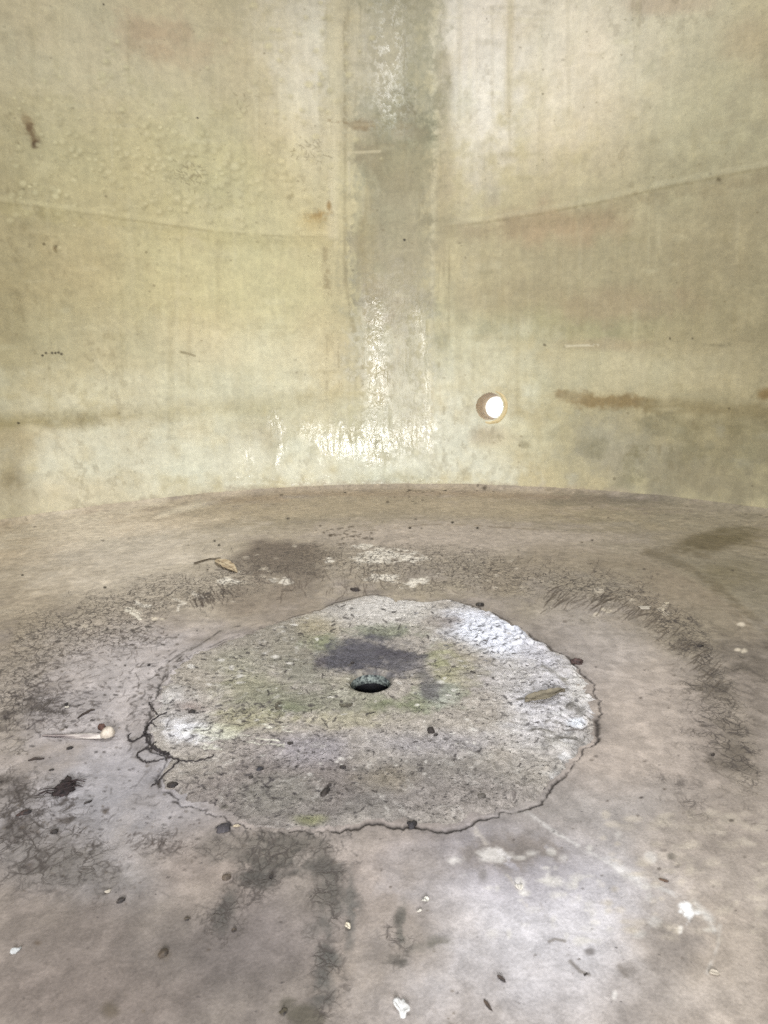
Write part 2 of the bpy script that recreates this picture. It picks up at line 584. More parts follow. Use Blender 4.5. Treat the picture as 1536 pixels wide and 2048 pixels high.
# dirt drips and dabs
s([(52, 236), (58, 258)], 9, (128, 104, 64), .6, .8, .5, fine=.5)
s([(58, 255), (66, 275), (73, 290)], 8, (98, 72, 34), .8, .7, .5, fine=.4)
b(72, 289, 9, 8, (80, 56, 22), .9, .5, .4)
b(112, 495, 7, 11, (96, 78, 40), .85, .6, .4, fine=.4)
b(88, 488, 3, 3, (80, 68, 40), .7)
s([(80, 418), (84, 432)], 8, (126, 114, 78), .5, .8, .6, fine=.5)
b(640, 432, 22, 14, (156, 126, 66), .85, .6, .4, fine=.3, rot=-20)
b(658, 412, 6, 12, (140, 110, 50), .8, .6, .4)
b(630, 445, 34, 26, (172, 154, 100), .5, .8)
b(720, 252, 26, 10, (130, 110, 74), .7, .7, .5, fine=.4)
b(395, 236, 2.5, 2.2, (50, 40, 28), .95, .4, .1)
b(809, 480, 3, 2.6, (40, 32, 22), .95, .4, .1)
b(207, 9, 2.5, 2.5, (70, 60, 40), .9, .4, .1)
b(36, 846, 3.5, 2.6, (40, 34, 26), .95, .4, .2)
b(112, 492, 2, 2, (60, 46, 24), .9)
for (x, y) in ((1437, 358), (1421, 348), (1086, 188), (1340, 678), (1385, 677), (1340, 676), (1089, 690), (1459, 817), (1510, 970), (1232, 955)):
    b(x, y, 3, 3, (92, 84, 60), .8, .6, .4)
b(1437, 359, 6, 5, (84, 76, 50), .8, .7, .5, fine=.5)
s([(72, 709), (86, 708), (100, 706), (123, 708)], 1.7, (52, 42, 28), .95, .5, .2, brk=.8)
for x, y in ((85, 711), (92, 706), (104, 706), (111, 706), (117, 705), (123, 708)):
    b(x, y, 2.3, 2.4, (48, 38, 26), .9, .4, .2)
s([(362, 704), (375, 707), (390, 712)], 2.6, (138, 128, 98), .8, .7, .4)
for _ in range(420):
    x, y = rng.uniform(0, 1536), rng.uniform(0, 960)
    b(x, y, rng.uniform(1, 3), rng.uniform(1, 2.4), (112, 100, 70), rng.uniform(.25, .6), .8, .5)
for _ in range(240):
    x, y = rng.uniform(0, 1536), rng.uniform(0, 960)
    b(x, y, rng.uniform(6, 40), rng.uniform(3, 9), random.choice([(160, 150, 112), (202, 196, 164), (150, 142, 110)]), rng.uniform(.12, .3), .9, .6, fine=.4)
b(500, 920, 420, 44, (216, 217, 200), .7, .9, .6)  # lower-wall glow painted on as a pale green-white band
b(330, 790, 420, 40, (208, 205, 180), .5, .9, .6)  # second pale band of the painted glow
b(1430, 965, 190, 50, (146, 138, 114), .7, .9, .6)
b(150, 1000, 260, 40, (204, 197, 172), .6, .9)
# drips: many faint vertical runs
for _ in range(110):
    x, y = rng.uniform(0, 1536), rng.uniform(-40, 640)
    L = rng.uniform(60, 260)
    s([(x, y), (x + rng.normal(0, 3), y + L)], rng.uniform(2, 8), random.choice([(166, 156, 122), (200, 194, 164), (158, 148, 112)]), rng.uniform(.08, .25), .9, .5)
# resin bubbles seen as pale spots
for cx, cy, sx, sy, n in ((300, 330, 150, 60, 190), (90, 300, 90, 90, 60), (600, 170, 70, 130, 60), (400, 400, 140, 20, 40), (230, 170, 20, 60, 26)):
    for _ in range(n):
        x, y = rng.normal(cx, sx), rng.normal(cy, sy)
        r = rng.uniform(2.5, 7.5)
        b(x + 2, y + 3, r * 1.4, r * 1.2, (138, 128, 90), .32, .9, .5)
        b(x, y, r, r * .85, (208, 200, 160), rng.uniform(.2, .6), .8, .5)
for cx, cy, n in ((372, 350, 46), (620, 305, 26), (500, 202, 8)):
    for _ in range(n):
        x, y = rng.normal(cx, 20), rng.normal(cy, 12)
        a = rng.uniform(0, 6.3)
        s([(x, y), (x + 9 * math.cos(a), y + 7 * math.sin(a))], 1.1, (120, 108, 76), .5, .8, .3)
# overlap lines of the laminate courses, with shadow and highlight painted alongside
lineL = [(-120, 388), (0, 405), (100, 418), (200, 432), (330, 450), (440, 465), (560, 473), (655, 474)]
lineR = [(905, 452), (980, 444), (1080, 428), (1200, 405), (1320, 377), (1440, 353), (1536, 335), (1620, 318)]
s(lineL, 3.6, (148, 138, 98), .45, .9, .6, fine=.4, brk=1.0)
s([(x, y + 11) for x, y in lineL], 12, (168, 158, 112), .35, .9, .7, fine=.4)  # soft shadow below the left lap, painted
s([(x, y - 8) for x, y in lineL], 5, (200, 191, 148), .3, .9, .5)  # painted highlight above the left lap
s(lineR, 3.8, (134, 124, 90), .45, .9, .6, fine=.4, brk=1.0)
s([(x, y + 15) for x, y in lineR], 17, (140, 128, 98), .4, .9, .7, fine=.4)  # soft shadow below the right lap, painted
s([(x, y - 9) for x, y in lineR], 6, (188, 182, 152), .3, .9, .5)  # painted highlight above the right lap
s([(700, 305), (760, 303)], 3, (196, 186, 154), .6, .8)
s([(640, 238), (700, 247), (745, 243)], 3, (132, 114, 78), .6, .8, .5, brk=.5)
# glossy resin: the seam, the wet looking strip at its foot, the top of the seam
s([(150, 1020), (330, 996), (520, 976), (760, 968), (1000, 972), (1230, 984), (1400, 1004)], 9, (166, 154, 132), .7, .95, .6, fine=.5)
g = dict(chan='gloss')
s([(778, -60), (778, 80), (780, 225)], 74, 0.8, 1, .9, .5, fine=.5, brk=1.4, **g)
s([(785, 600), (785, 760), (782, 940)], 84, 0.5, 1, .7, .4, fine=.5, **g)
s([(748, 610), (752, 720), (755, 800), (750, 930)], 26, 0.95, 1, .9, .5, fine=.6, brk=1.2, **g)
s([(836, 620), (852, 720), (858, 900)], 12, 0.8, 1, .9, .5, fine=.6, brk=1.2, **g)
s([(615, 862), (700, 872), (800, 872), (868, 862)], 40, 0.9, 1, .9, .5, fine=.6, brk=1.4, **g)
s([(655, 895), (760, 890)], 32, 1.0, 1, .9, .4, fine=.5, **g)
s([(545, 840), (562, 890), (550, 925)], 15, 1.0, 1, .8, .5, fine=.5, **g)
b(493, 912, 16, 24, 1.0, 1, .8, .5, fine=.5, **g)
s([(472, 955), (560, 962), (640, 958), (750, 955), (900, 955)], 7, 1.0, 1, .8, .4, fine=.4, **g)
b(530, 890, 34, 36, 0.15, .8, .5, .3, **g)
mo = .06 * fbm(wx * 16, wy * 16, 5, 101) + .05 * fbm(wx * 5, wy * 5, 3, 102) + .035 * fbm(wx * 60, wy * 7, 4, 103) + .018 * fbm(wx * 8, wy * 70, 3, 104)
w.tint *= (1 + mo)[..., None]
hue = fbm(wx * 3.2, wy * 3.2, 4, 105)[..., None]
w.tint *= 1 + hue * np.array([.03, .0, -.02], np.float32)
dirt = sst(.30, .85, fbm(wx * 30, wy * 22, 5, 106)) * sst(-.2, .6, fbm(wx * 2.4, wy * 2.4, 3, 107))
w.tint += (lin((112, 98, 64), K_WALL).astype(np.float32) - w.tint) * (dirt * .26)[..., None]
# relief: lap steps, seam strip, slow ripples of hand-laid laminate
uL, uR = np.array([W(*p) for p in lineL]), np.array([W(*p) for p in lineR])
zL, zR = np.interp(wx, uL[:, 0], uL[:, 1]), np.interp(wx, uR[:, 0], uR[:, 1])
u0, u1 = W(668, 465)[0], W(880, 465)[0]
ue0, ue1 = W(690, 465)[0], W(868, 465)[0]
stepL = sst(-.009, .006, wy - zL - .003 * w.n1) * (wx < u0)
stepR = sst(-.009, .006, wy - zR - .003 * w.n1) * (wx > u1)
relief = .0012 * stepL * (.6 + .5 * w.n3) + .0014 * stepR * (.6 + .5 * w.n3)
edge = .006 * w.n1
relief += .0011 * (sst(ue0 - .008, ue0 + .008, wx + edge) - sst(ue1 - .008, ue1 + .008, wx + edge))
relief += .0020 * fbm(wx * 4, wy * 4, 3, 31) + .0007 * w.n1 + .0010 * fbm(wx * 22, wy * 3, 3, 5)
relief += .0014 * w.gloss * fbm(wx * 30, wy * 9, 3, 77)
relief += .0016 * w.h
rad = R - .06 * np.exp(-np.maximum(wy - RISE - FIL, 0) / .11) - relief
ph = wx / R
XYZ = np.stack([CX + rad * np.sin(ph), CY + rad * np.cos(ph), wy], -1)
PORT = W(979, 813)
PORT_R = 0.066
drop = np.hypot(wx - PORT[0], wy - PORT[1]) < PORT_R
w.tint += (w.tint.mean(-1, keepdims=True) - w.tint) * .10
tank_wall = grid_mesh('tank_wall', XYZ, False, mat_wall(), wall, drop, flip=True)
tag(tank_wall, 'curved beige laminate tank wall with a dark vertical seam and glossy resin patches', kind='structure')

# ================================================================= FLOOR ====
O = np.array([0.0, 0.0])
fr = R_(58)
th = np.concatenate([np.linspace(-math.pi, -fr, 60, endpoint=False), np.linspace(-fr, fr, 1250), np.linspace(fr, math.pi, 61)[1:-1]])
dx_, dy_ = np.sin(th), np.cos(th)
bq = -(dx_ * CX + dy_ * CY)
rmax = -bq + np.sqrt(bq * bq - (CX ** 2 + CY ** 2 - (RF + .005) ** 2))
S = np.concatenate([np.linspace(.002, .09, 8, endpoint=False), np.geomspace(.09, .9, 780, endpoint=False), np.linspace(.9, 1, 90)])
floor = Star(O, th, rmax, S, P)
floor.k = K_FLOOR
f = floor
fx, fy = f.X, f.Y
f.tint[:] = lin((146, 135, 119), K_FLOOR)
b, s = f.blob, f.stroke
rr = np.hypot(fx - CX, fy - CY)
# tan rim of the floor
b(250, 1090, 560, 110, (174, 160, 130), .85, .6)
b(800, 1030, 640, 70, (158, 145, 118), .85, .6)
b(1330, 1080, 420, 110, (146, 135, 108), .85, .6)
b(1440, 1180, 220, 120, (138, 128, 103), .8, .6)
b(60, 1130, 130, 130, (164, 147, 116), .6, .7)
b(860, 1070, 340, 40, (172, 158, 136), .8, .6)
b(1100, 1090, 330, 44, (160, 147, 126), .6, .7)
b(230, 1090, 300, 90, (206, 193, 168), .85, .85)  # brightly lit left rim, painted as a paler tint
s([(-20, 1050), (150, 1032), (330, 1006), (500, 988)], 16, (204, 194, 168), .6, .95, .5)
b(880, 1075, 300, 30, (182, 168, 148), .6, .8)
s([(420, 990), (560, 985), (720, 985), (980, 985), (1200, 1000)], 16, (140, 122, 98), .5, .8, .4)
s([(60, 1038), (240, 1012), (420, 985), (600, 972), (800, 968), (1000, 972), (1250, 985), (1536, 1030)], 6, (176, 164, 140), .4, .8, .4)
b(1250, 990, 180, 20, (116, 110, 94), .6, .8, .6)
b(30, 1060, 70, 60, (140, 122, 88), .6, .8)
b(1420, 1030, 200, 40, (142, 134, 113), .7, .9, .6)
b(90, 1062, 190, 40, (190, 180, 156), .7, .9, .6)
# grey inner floor
b(740, 1420, 690, 250, (157, 146, 133), .9, .35, .2)
b(300, 1330, 230, 130, (162, 150, 136), .8, .6)
b(1290, 1430, 150, 190, (168, 155, 137), .85, .7)
b(1180, 1270, 120, 90, (164, 154, 140), .7, .7)
b(130, 1420, 180, 140, (152, 142, 130), .7, .7)
b(250, 1550, 160, 100, (148, 144, 140), .8, .7)
b(160, 1660, 260, 110, (140, 136, 131), .7, .7)
b(230, 1770, 150, 60, (140, 137, 132), .7, .7)
b(330, 1920, 460, 190, (107, 99, 89), .95, .75)
b(520, 1860, 140, 160, (104, 96, 88), .7, .8)
b(120, 2000, 260, 80, (118, 107, 95), .7, .8)
b(80, 1900, 240, 240, (120, 109, 97), .6, .8)
b(420, 1740, 160, 90, (134, 122, 108), .8, .7)
b(740, 1790, 170, 110, (136, 125, 112), .7, .8)
b(900, 1940, 260, 130, (142, 130, 113), .7, .8)
b(1150, 1850, 320, 200, (182, 178, 172), .8, .95)  # pale sheen of the lower-right floor, painted into the tint
b(1400, 1950, 120, 80, (196, 190, 180), .7, .8)
b(1110, 1850, 160, 90, (196, 192, 186), .3, .95)  # brighter core of the painted sheen
b(1220, 1740, 300, 140, (184, 179, 171), .5, .95)  # painted sheen spread wider
b(1000, 1760, 160, 80, (170, 166, 162), .5, .9)
b(300, 1350, 230, 110, (180, 172, 162), .7, .8)
b(150, 1430, 160, 60, (166, 158, 149), .6, .8)
b(1180, 1760, 160, 60, (176, 171, 166), .6, .8)
b(1440, 1900, 120, 120, (178, 166, 148), .6, .8)
b(1000, 1700, 200, 80, (146, 140, 136), .8, .7)
b(1080, 1600, 130, 70, (138, 131, 120), .7, .7)
b(1290, 1640, 210, 80, (146, 139, 128), .7, .8)
b(1440, 1720, 170, 150, (162, 150, 132), .8, .8)
b(1430, 1930, 180, 160, (158, 145, 125), .8, .8)
b(1480, 1400, 100, 230, (140, 128, 112), .7, .7)
b(580, 1830, 110, 90, (122, 113, 104), .7, .8)
b(860, 1560, 20, 10, (120, 110, 100), .2)
inn = sst(1.5, 1.2, rr)[..., None]
f.tint *= 1 + (np.array([.945, .985, 1.165], np.float32) - 1) * inn + (np.array([1.22, 1.24, 1.42], np.float32) - 1) * (1 - inn)
f.tint *= (1 + .10 * fbm(fx * 26, fy * 26, 5, 91) + .07 * fbm(fx * 7, fy * 7, 4, 92))[..., None]
lt_ = sst(.35, .9, fbm(fx * 38, fy * 38, 4, 93))
f.tint *= (1 + .16 * lt_)[..., None]
# band of dried, cracked dirt round the drain side of the rim
ring = [(10, 1440), (30, 1340), (120, 1255), (260, 1210), (400, 1172), (520, 1135), (640, 1120), (780, 1125), (900, 1128),
        (1020, 1150), (1150, 1165), (1270, 1190), (1360, 1250), (1420, 1330), (1470, 1420), (1490, 1540)]
s(ring, 44, (158, 149, 138), .55, .8, .5, fine=.3)
s(ring, 40, 1.0, 1, .8, .5, fine=.4, chan='crack')
b(150, 1255, 150, 60, 1.0, .9, .7, .5, chan='crack')
b(60, 1330, 80, 80, .8, .8, .7, .5, chan='crack')
b(820, 1115, 130, 44, 1.0, .8, .7, .5, chan='crack')
s([(1180, 1128), (1290, 1130), (1380, 1165), (1450, 1212), (1500, 1250)], 6, (112, 102, 88), .6, .8, .5, fine=.5)
s([(1000, 1150), (1080, 1120), (1180, 1125), (1290, 1135), (1380, 1180), (1470, 1240)], 36, (146, 135, 120), .6, .6, .4)
b(1330, 1200, 100, 60, (146, 134, 119), .6, .6)
b(1400, 1260, 70, 50, (136, 127, 113), .7, .6)
# dark damp stains
b(545, 1110, 92, 40, (106, 95, 87), .85, .55, .3)
b(600, 1150, 60, 60, (116, 106, 97), .8, .7, .4)
b(540, 1200, 90, 46, (128, 117, 107), .7, .7, .4)
b(470, 1210, 44, 26, (122, 111, 101), .5, .7, .4)
b(640, 1110, 46, 26, (124, 113, 102), .6, .7, .4)
b(1420, 1085, 92, 22, (106, 96, 74), .85, .6, .4, rot=-8)
b(1480, 1070, 60, 16, (112, 103, 80), .7, .7, .4)
b(1455, 1150, 60, 28, (120, 111, 88), .6, .7, .4)
for x, y, hw, hh, a in ((1450, 1390, 60, 30, .7), (1480, 1460, 60, 26, .7), (1445, 1520, 46, 30, .75), (1500, 1530, 36, 30, .7), (1420, 1340, 36, 20, .6), (1520, 1330, 50, 30, .6), (1385, 1290, 30, 16, .6), (1450, 1300, 60, 24, .6), (1460, 1340, 34, 18, .5), (1520, 1410, 40, 30, .5)):
    b(x, y, hw, hh, (102, 95, 88), a, .8, .6, fine=.5)
for x, y, hw, hh, a in ((30, 1600, 46, 40, .6), (20, 1660, 50, 30, .6), (90, 1690, 40, 12, .5), (60, 1740, 50, 12, .45), (150, 1640, 30, 8, .6), (130, 1780, 60, 12, .45), (130, 1690, 40, 12, .4), (10, 1560, 34, 10, .6), (60, 1390, 34, 14, .6), (30, 1440, 50, 20, .5), (85, 1415, 50, 20, .4), (15, 1460, 40, 14, .5), (215, 1617, 11, 9, .8)):
    for _ in range(5):
        b(x + rng.normal(0, hw * .45), y + rng.normal(0, hh * .45), hw * .5, hh * .45, (80, 74, 72), a * rng.uniform(.3, 1), .8, .9, fine=.9)
for x, y, hw, hh in ((50, 1600, 90, 60), (40, 1680, 90, 60), (130, 1720, 120, 60), (70, 1400, 70, 50), (560, 1715, 110, 50), (500, 1765, 50, 40), (440, 1820, 50, 50), (655, 1800, 40, 120), (655, 1940, 40, 80), (300, 1690, 90, 30), (800, 1880, 40, 50), (1440, 1420, 90, 110)):
    b(x, y, hw, hh, 0.95, 1, .9, .6, fine=.5, chan='crack')
# dark mould near the front
dk = (80, 78, 76)


def mould(x, y, hw, hh, c=dk, a=.75, n=7):
    """a stain made of many ragged spots"""
    for _ in range(n):
        q = rng.uniform(.3, .75)
        b(x + rng.normal(0, hw * .4), y + rng.normal(0, hh * .4), hw * q, hh * q, c, a * rng.uniform(.4, .95), .9, .8, fine=.7, thr=-.42)


s([(430, 1700), (520, 1712), (600, 1718), (640, 1740)], 30, dk, .5, .9, .8, fine=.6)
mould(560, 1708, 90, 34, n=16)
mould(505, 1760, 40, 26, n=9)
mould(440, 1815, 34, 40, n=9)
mould(640, 1735, 60, 34, n=12)
mould(668, 1790, 34, 40, n=10)
mould(640, 1850, 30, 40, (88, 87, 86), n=7)
mould(690, 1800, 40, 30, (96, 94, 92), n=7)
mould(660, 1900, 24, 40, (88, 87, 85), n=9)
mould(600, 1740, 40, 20, n=8)
mould(646, 1960, 30, 30, (88, 87, 85), n=7)
mould(700, 1840, 14, 70, (98, 96, 94), n=7)
mould(585, 2030, 40, 30, (84, 80, 72), n=9)
mould(640, 1990, 34, 20, n=7)
b(560, 1690, 140, 40, (116, 110, 104), .5, .9, .6)
b(610, 1790, 70, 70, (114, 108, 102), .5, .9, .6)
mould(804, 1850, 16, 60, (92, 90, 86), n=12)
mould(790, 1918, 26, 14, (74, 72, 68), n=7)
mould(850, 1885, 50, 18, (106, 103, 98), n=8)
b(870, 1820, 70, 40, (126, 121, 120), .5, .9, .6)
b(850, 1730, 70, 40, (128, 122, 118), .5, .9, .6)
mould(1000, 1700, 120, 40, (120, 114, 112), .5, 14)
mould(150, 1720, 140, 50, (108, 104, 102), .4, 14)
b(220, 2020, 16, 16, (86, 78, 68), .8, .8, .4, fine=.3)
b(327, 1908, 16, 14, (98, 88, 76), .6, .8, .4)
b(75, 1886, 10, 6, (86, 74, 62), .7, .7)
for x, y, hw, hh, a in ((1350, 1880, 70, 30, .75), (1330, 1930, 60, 36, .7), (1290, 1960, 60, 30, .6), (1370, 1850, 50, 20, .7), (1400, 1880, 30, 30, .5), (1270, 2030, 40, 26, .6), (1310, 1990, 40, 30, .5), (1265, 1940, 24, 14, .5)):
    b(x, y, hw, hh, (124, 118, 115), a, .8, .6, fine=.4)
s([(1030, 1755), (1060, 1790), (1095, 1838), (1140, 1875), (1180, 1908)], 5, (118, 114, 112), .6, .9, .7, brk=.8)
b(1180, 1905, 11, 8, (92, 88, 88), .8, .7)
s([(1098, 1885), (1110, 1880), (1130, 1884)], 3, (110, 104, 98), .7, .7)
s([(1140, 1925), (1160, 1945), (1178, 1952)], 4, (100, 94, 88), .7, .8, .5)
s([(1240, 1935), (1252, 1952)], 7, (110, 104, 100), .6, .8)
b(965, 1750, 10, 14, (104, 100, 98), .6, .7)
b(1343, 1713, 8, 6, (90, 86, 80), .8, .6)
# chalky lines and white salts
s([(1048, 1622), (1110, 1665), (1180, 1705), (1240, 1742), (1330, 1780), (1375, 1802)], 5, (196, 195, 196), .6, .9, .7, brk=.8, fine=.5)
s([(1215, 1722), (1245, 1742), (1280, 1765)], 14, (198, 197, 199), .6, .9, .8, fine=.7, brk=.8)
for _ in range(16):
    b(1372 + rng.normal(0, 9), 1822 + rng.normal(0, 10), rng.uniform(5, 12), rng.uniform(4, 9), (226, 229, 234), rng.uniform(.5, .95), .6, .7, fine=.7)
s([(1385, 1808), (1420, 1838), (1428, 1862)], 10, (200, 199, 198), .7, .9, .8, fine=.8, brk=.8)
b(1418, 1860, 16, 7, (206, 202, 196), .7, .7, .5)
b(1360, 1860, 6, 8, (216, 214, 212), .8, .6, .4)
s([(1440, 1850), (1436, 1890), (1415, 1945)], 6, (192, 189, 186), .4, .9, .7, brk=.8)
s([(945, 1655), (975, 1700), (1040, 1775), (1065, 1820)], 7, (182, 176, 170), .55, .9, .6, brk=.5)
for _ in range(60):
    x, y = rng.normal(1120, 90), rng.normal(1800, 60)
    b(x, y, rng.uniform(4, 14), rng.uniform(3, 9), (196, 194, 192), rng.uniform(.2, .6), .8, .6, fine=.5)
for _ in range(110):
    x, y = rng.uniform(1200, 1536), rng.uniform(1620, 1880)
    b(x, y, rng.uniform(6, 16), rng.uniform(4, 9), (184, 176, 164), rng.uniform(.15, .45), .8, .5)
for x, y, hw, hh in ((1038, 1770, 9, 10), (1044, 1785, 6, 6), (930, 1752, 8, 4), (905, 1722, 16, 12), (1172, 1822, 5, 3), (1283, 1935, 5, 4), (1229, 1992, 5, 8), (978, 1712, 20, 12)):
    b(x, y, hw, hh, (206, 204, 204), .7, .8, .7, fine=.8)
# white residue in the cracked band
wh = (222, 216, 206)
for x, y, hw, hh, rot in ((775, 1110, 46, 13, 0), (815, 1115, 26, 10, 0), (740, 1118, 30, 12, 0), (770, 1155, 30, 8, 0), (845, 1160, 26, 7, -18), (825, 1163, 16, 6, -14), (730, 1092, 18, 6, 0), (565, 1161, 20, 7, 10), (660, 1122, 10, 5, 0), (455, 1162, 16, 5, 0)):
    b(x, y, hw, hh, wh, .95, .5, .5, fine=.7, rot=rot)
s([(258, 1222), (268, 1228), (281, 1238)], 3.2, (226, 220, 208), .95, .5, .3, fine=.3)
s([(254, 1218), (270, 1221), (280, 1226)], 4, (222, 215, 202), .9, .5, .4, fine=.5)
s([(272, 1204), (284, 1212), (300, 1213)], 3.2, (222, 216, 206), .9, .5, .4, fine=.5)
s([(346, 1196), (358, 1202), (372, 1207), (358, 1212), (356, 1220)], 3, (220, 213, 202), .85, .5, .4, fine=.5)
s([(386, 1188), (400, 1192), (408, 1200)], 4.5, (222, 215, 204), .9, .5, .4, fine=.6)
for x, y in ((310, 1238), (326, 1240), (1205, 1218), (1192, 1228), (1218, 1222), (1262, 1199), (1332, 1210), (1322, 1218), (1330, 1226), (1483, 1248), (1475, 1300), (1488, 1302)):
    b(x, y, 7, 4, (206, 196, 180), .8, .6, .5, fine=.5)
for _ in range(70):
    x = rng.uniform(120, 1300)
    y = np.interp(x, [p[0] for p in ring[2:12]], [p[1] for p in ring[2:12]]) + rng.normal(0, 18)
    b(x, y, rng.uniform(2, 9), rng.uniform(1.5, 4), (190, 181, 168), rng.uniform(.3, .8), .6, .5, fine=.6)
# hair cracks of the dried band: curling on the left, slanting on the right
rx_, ry_ = [p[0] for p in ring], [p[1] for p in ring]
ck = (80, 70, 65)


def band(x0, x1, off, sd):
    def q():
        x = rng.uniform(x0, x1)
        return np.array([x, np.interp(x, rx_[1:], ry_[1:]) + off + rng.normal(0, sd)])
    return q


f.dashes(300, band(60, 480, 8, 24), 10, .62, ck, .75, 30, 60, .25)
f.dashes(110, band(40, 330, 60, 30), 18, .62, ck, .8, 20, 30, .4)
f.dashes(220, band(720, 1000, 10, 24), 10, .65, ck, .8, 100, 45, .25)
f.dashes(230, band(960, 1360, 4, 22), 11, .65, (70, 61, 56), .75, -40, 40, .2)
f.dashes(170, band(1080, 1430, 40, 14), 28, 1.1, (80, 71, 63), .85, -38, 9, .12)
f.dashes(60, band(380, 470, 22, 6), 17, 1.2, ck, .9, 58, 8, .2)
f.dashes(70, band(560, 760, 30, 18), 20, 1.1, (84, 74, 68), .7, 90, 25, .4)
f.dashes(120, band(1330, 1490, 60, 60), 14, 1.6, (92, 84, 76), .4, -20, 25, .15)
f.dashes(60, lambda: np.array([rng.normal(1445, 30), rng.normal(1380, 60)]), 20, 2.4, (92, 86, 80), .35, -20, 25, .15)
# radial dashes and crumbs on the left floor
f.dashes(260, lambda: np.array([rng.uniform(0, 320), rng.uniform(1260, 1480)]), 13, 1.1, (70, 62, 60), .8, 6, 25, .3)
f.dashes(90, lambda: np.array([rng.normal(120, 40), rng.normal(1400, 22)]), 15, 1.1, (62, 56, 58), .8, 2, 12, .2)
f.dashes(80, lambda: np.array([rng.normal(50, 34), rng.normal(1420, 34)]), 14, 1.3, (54, 48, 52), .75, -20, 40, .5)
f.dashes(130, lambda: np.array([rng.uniform(0, 330), rng.uniform(1540, 1800)]), 14, 1.3, (72, 68, 68), .6, -12, 22, .3)
f.dashes(90, lambda: np.array([rng.normal(30, 40), rng.normal(1620, 40)]), 20, 1.4, (52, 46, 46), .7, 30, 50, .5)
f.dashes(110, lambda: np.array([rng.normal(560, 70), rng.normal(1725, 28)]), 13, 1.5, (64, 62, 60), .6, -15, 35, .4)
f.dashes(60, lambda: np.array([rng.normal(505, 22), rng.normal(1762, 14)]), 11, 1.5, (62, 58, 56), .6, -20, 45, .5)
f.dashes(50, lambda: np.array([rng.normal(430, 22), rng.normal(1828, 18)]), 13, 1.5, (64, 60, 58), .6, 110, 30, .4)
f.dashes(60, lambda: np.array([rng.normal(655, 16), rng.uniform(1720, 2000)]), 13, 1.8, (70, 68, 66), .5, 60, 45, .5)
f.dashes(50, lambda: np.array([rng.uniform(250, 360), rng.normal(1690, 14)]), 14, 1.6, (70, 62, 60), .8, -15, 30, .5)
f.dashes(60, lambda: np.array([rng.uniform(430, 720), rng.normal(1668, 8)]), 10, 1.4, (60, 58, 58), .7, 80, 25, .3)
# crumbs everywhere
for _ in range(520):
    x = rng.uniform(0, 1536); y = rng.uniform(1000, 2048)
    if rng.uniform() < .45:
        x, y = rng.uniform(0, 420), rng.uniform(1250, 1800)
    r = rng.uniform(1.0, 3.2)
    b(x, y, r * rng.uniform(1, 1.8), r * .8, random.choice([(62, 56, 54), (84, 76, 70), (96, 88, 80)]), rng.uniform(.4, .9), .6, .6)
for _ in range(260):
    x, y = rng.uniform(0, 400), rng.uniform(1240, 1760)
    r = rng.uniform(1.2, 3.0)
    b(x, y, r * rng.uniform(1, 2.4), r * .7, (50, 45, 45), rng.uniform(.5, .95), .5, .7, fine=.5)
for x, y in ((955, 1056), (905, 1045), (690, 985), (45, 1150), (210, 1175), (298, 1330), (429, 1082), (438, 1090), (250, 1330), (820, 1056), (563, 990), (891, 981), (415, 1140), (1003, 1491)):
    b(x, y, 3.2, 2.4, (44, 38, 34), .95, .5, .3)
for x0, n, y0 in ((700, 26, 1075), (830, 20, 985), (950, 14, 968), (690, 14, 1065)):
    for _ in range(n):
        b(rng.normal(x0, 22), rng.normal(y0, 8), rng.uniform(1.5, 5), rng.uniform(1, 2.2), (84, 74, 64), .7, .6, .6, fine=.5)
s([(720, 1062), (800, 1056), (860, 1048), (960, 1052), (1080, 1060)], 1.6, (120, 106, 88), .5, .8, .4, brk=.5)
s([(390, 1128), (415, 1120), (440, 1116)], 1.8, (84, 74, 60), .85, .6, .2)
# wavering edge of the tan rim on the right
s([(1290, 1100), (1380, 1135), (1450, 1185), (1510, 1240), (1536, 1258)], 9, (104, 94, 76), .5, .8, .6, fine=.5)

# ----------------------------------------------- outline of the broken patch --
out_px = [(745, 1189), (800, 1197), (850, 1204), (900, 1198), (940, 1212), (1000, 1236), (1060, 1270), (1110, 1300), (1150, 1328), (1180, 1366),
          (1196, 1410), (1196, 1450), (1186, 1482), (1152, 1520), (1122, 1556), (1082, 1588), (1042, 1612), (1000, 1630), (955, 1645), (900, 1653),
          (830, 1656), (760, 1646), (700, 1650), (650, 1661), (580, 1662), (520, 1650), (460, 1630), (400, 1614), (352, 1594), (324, 1570), (318, 1545),
          (345, 1522), (312, 1500), (298, 1470), (306, 1432), (310, 1400), (326, 1372), (344, 1340), (390, 1310), (440, 1285), (490, 1266), (545, 1250),
          (600, 1232), (650, 1214), (700, 1198)]
out = np.array([P(*p) for p in out_px])
DR = P(741, 1366)                               # the drain hole
DRR = 0.0345
pol = np.array([(math.atan2(*(q - DR)), np.hypot(*(q - DR))) for q in out])
pol = pol[np.argsort(pol[:, 0])]
pa = np.concatenate([pol[:, 0] - 2 * math.pi, pol[:, 0], pol[:, 0] + 2 * math.pi])
pr = np.tile(pol[:, 1], 3)


def outline(a):
    r = sum(np.interp(a + d, pa, pr) for d in (-.03, -.015, 0, .015, .03)) / 5
    return r * (1 + .020 * fbm(np.cos(a) * 9 + 40, np.sin(a) * 9 + 40, 5, 61) + .006 * fbm(np.cos(a) * 40 + 90, np.sin(a) * 40 + 90, 2, 62))


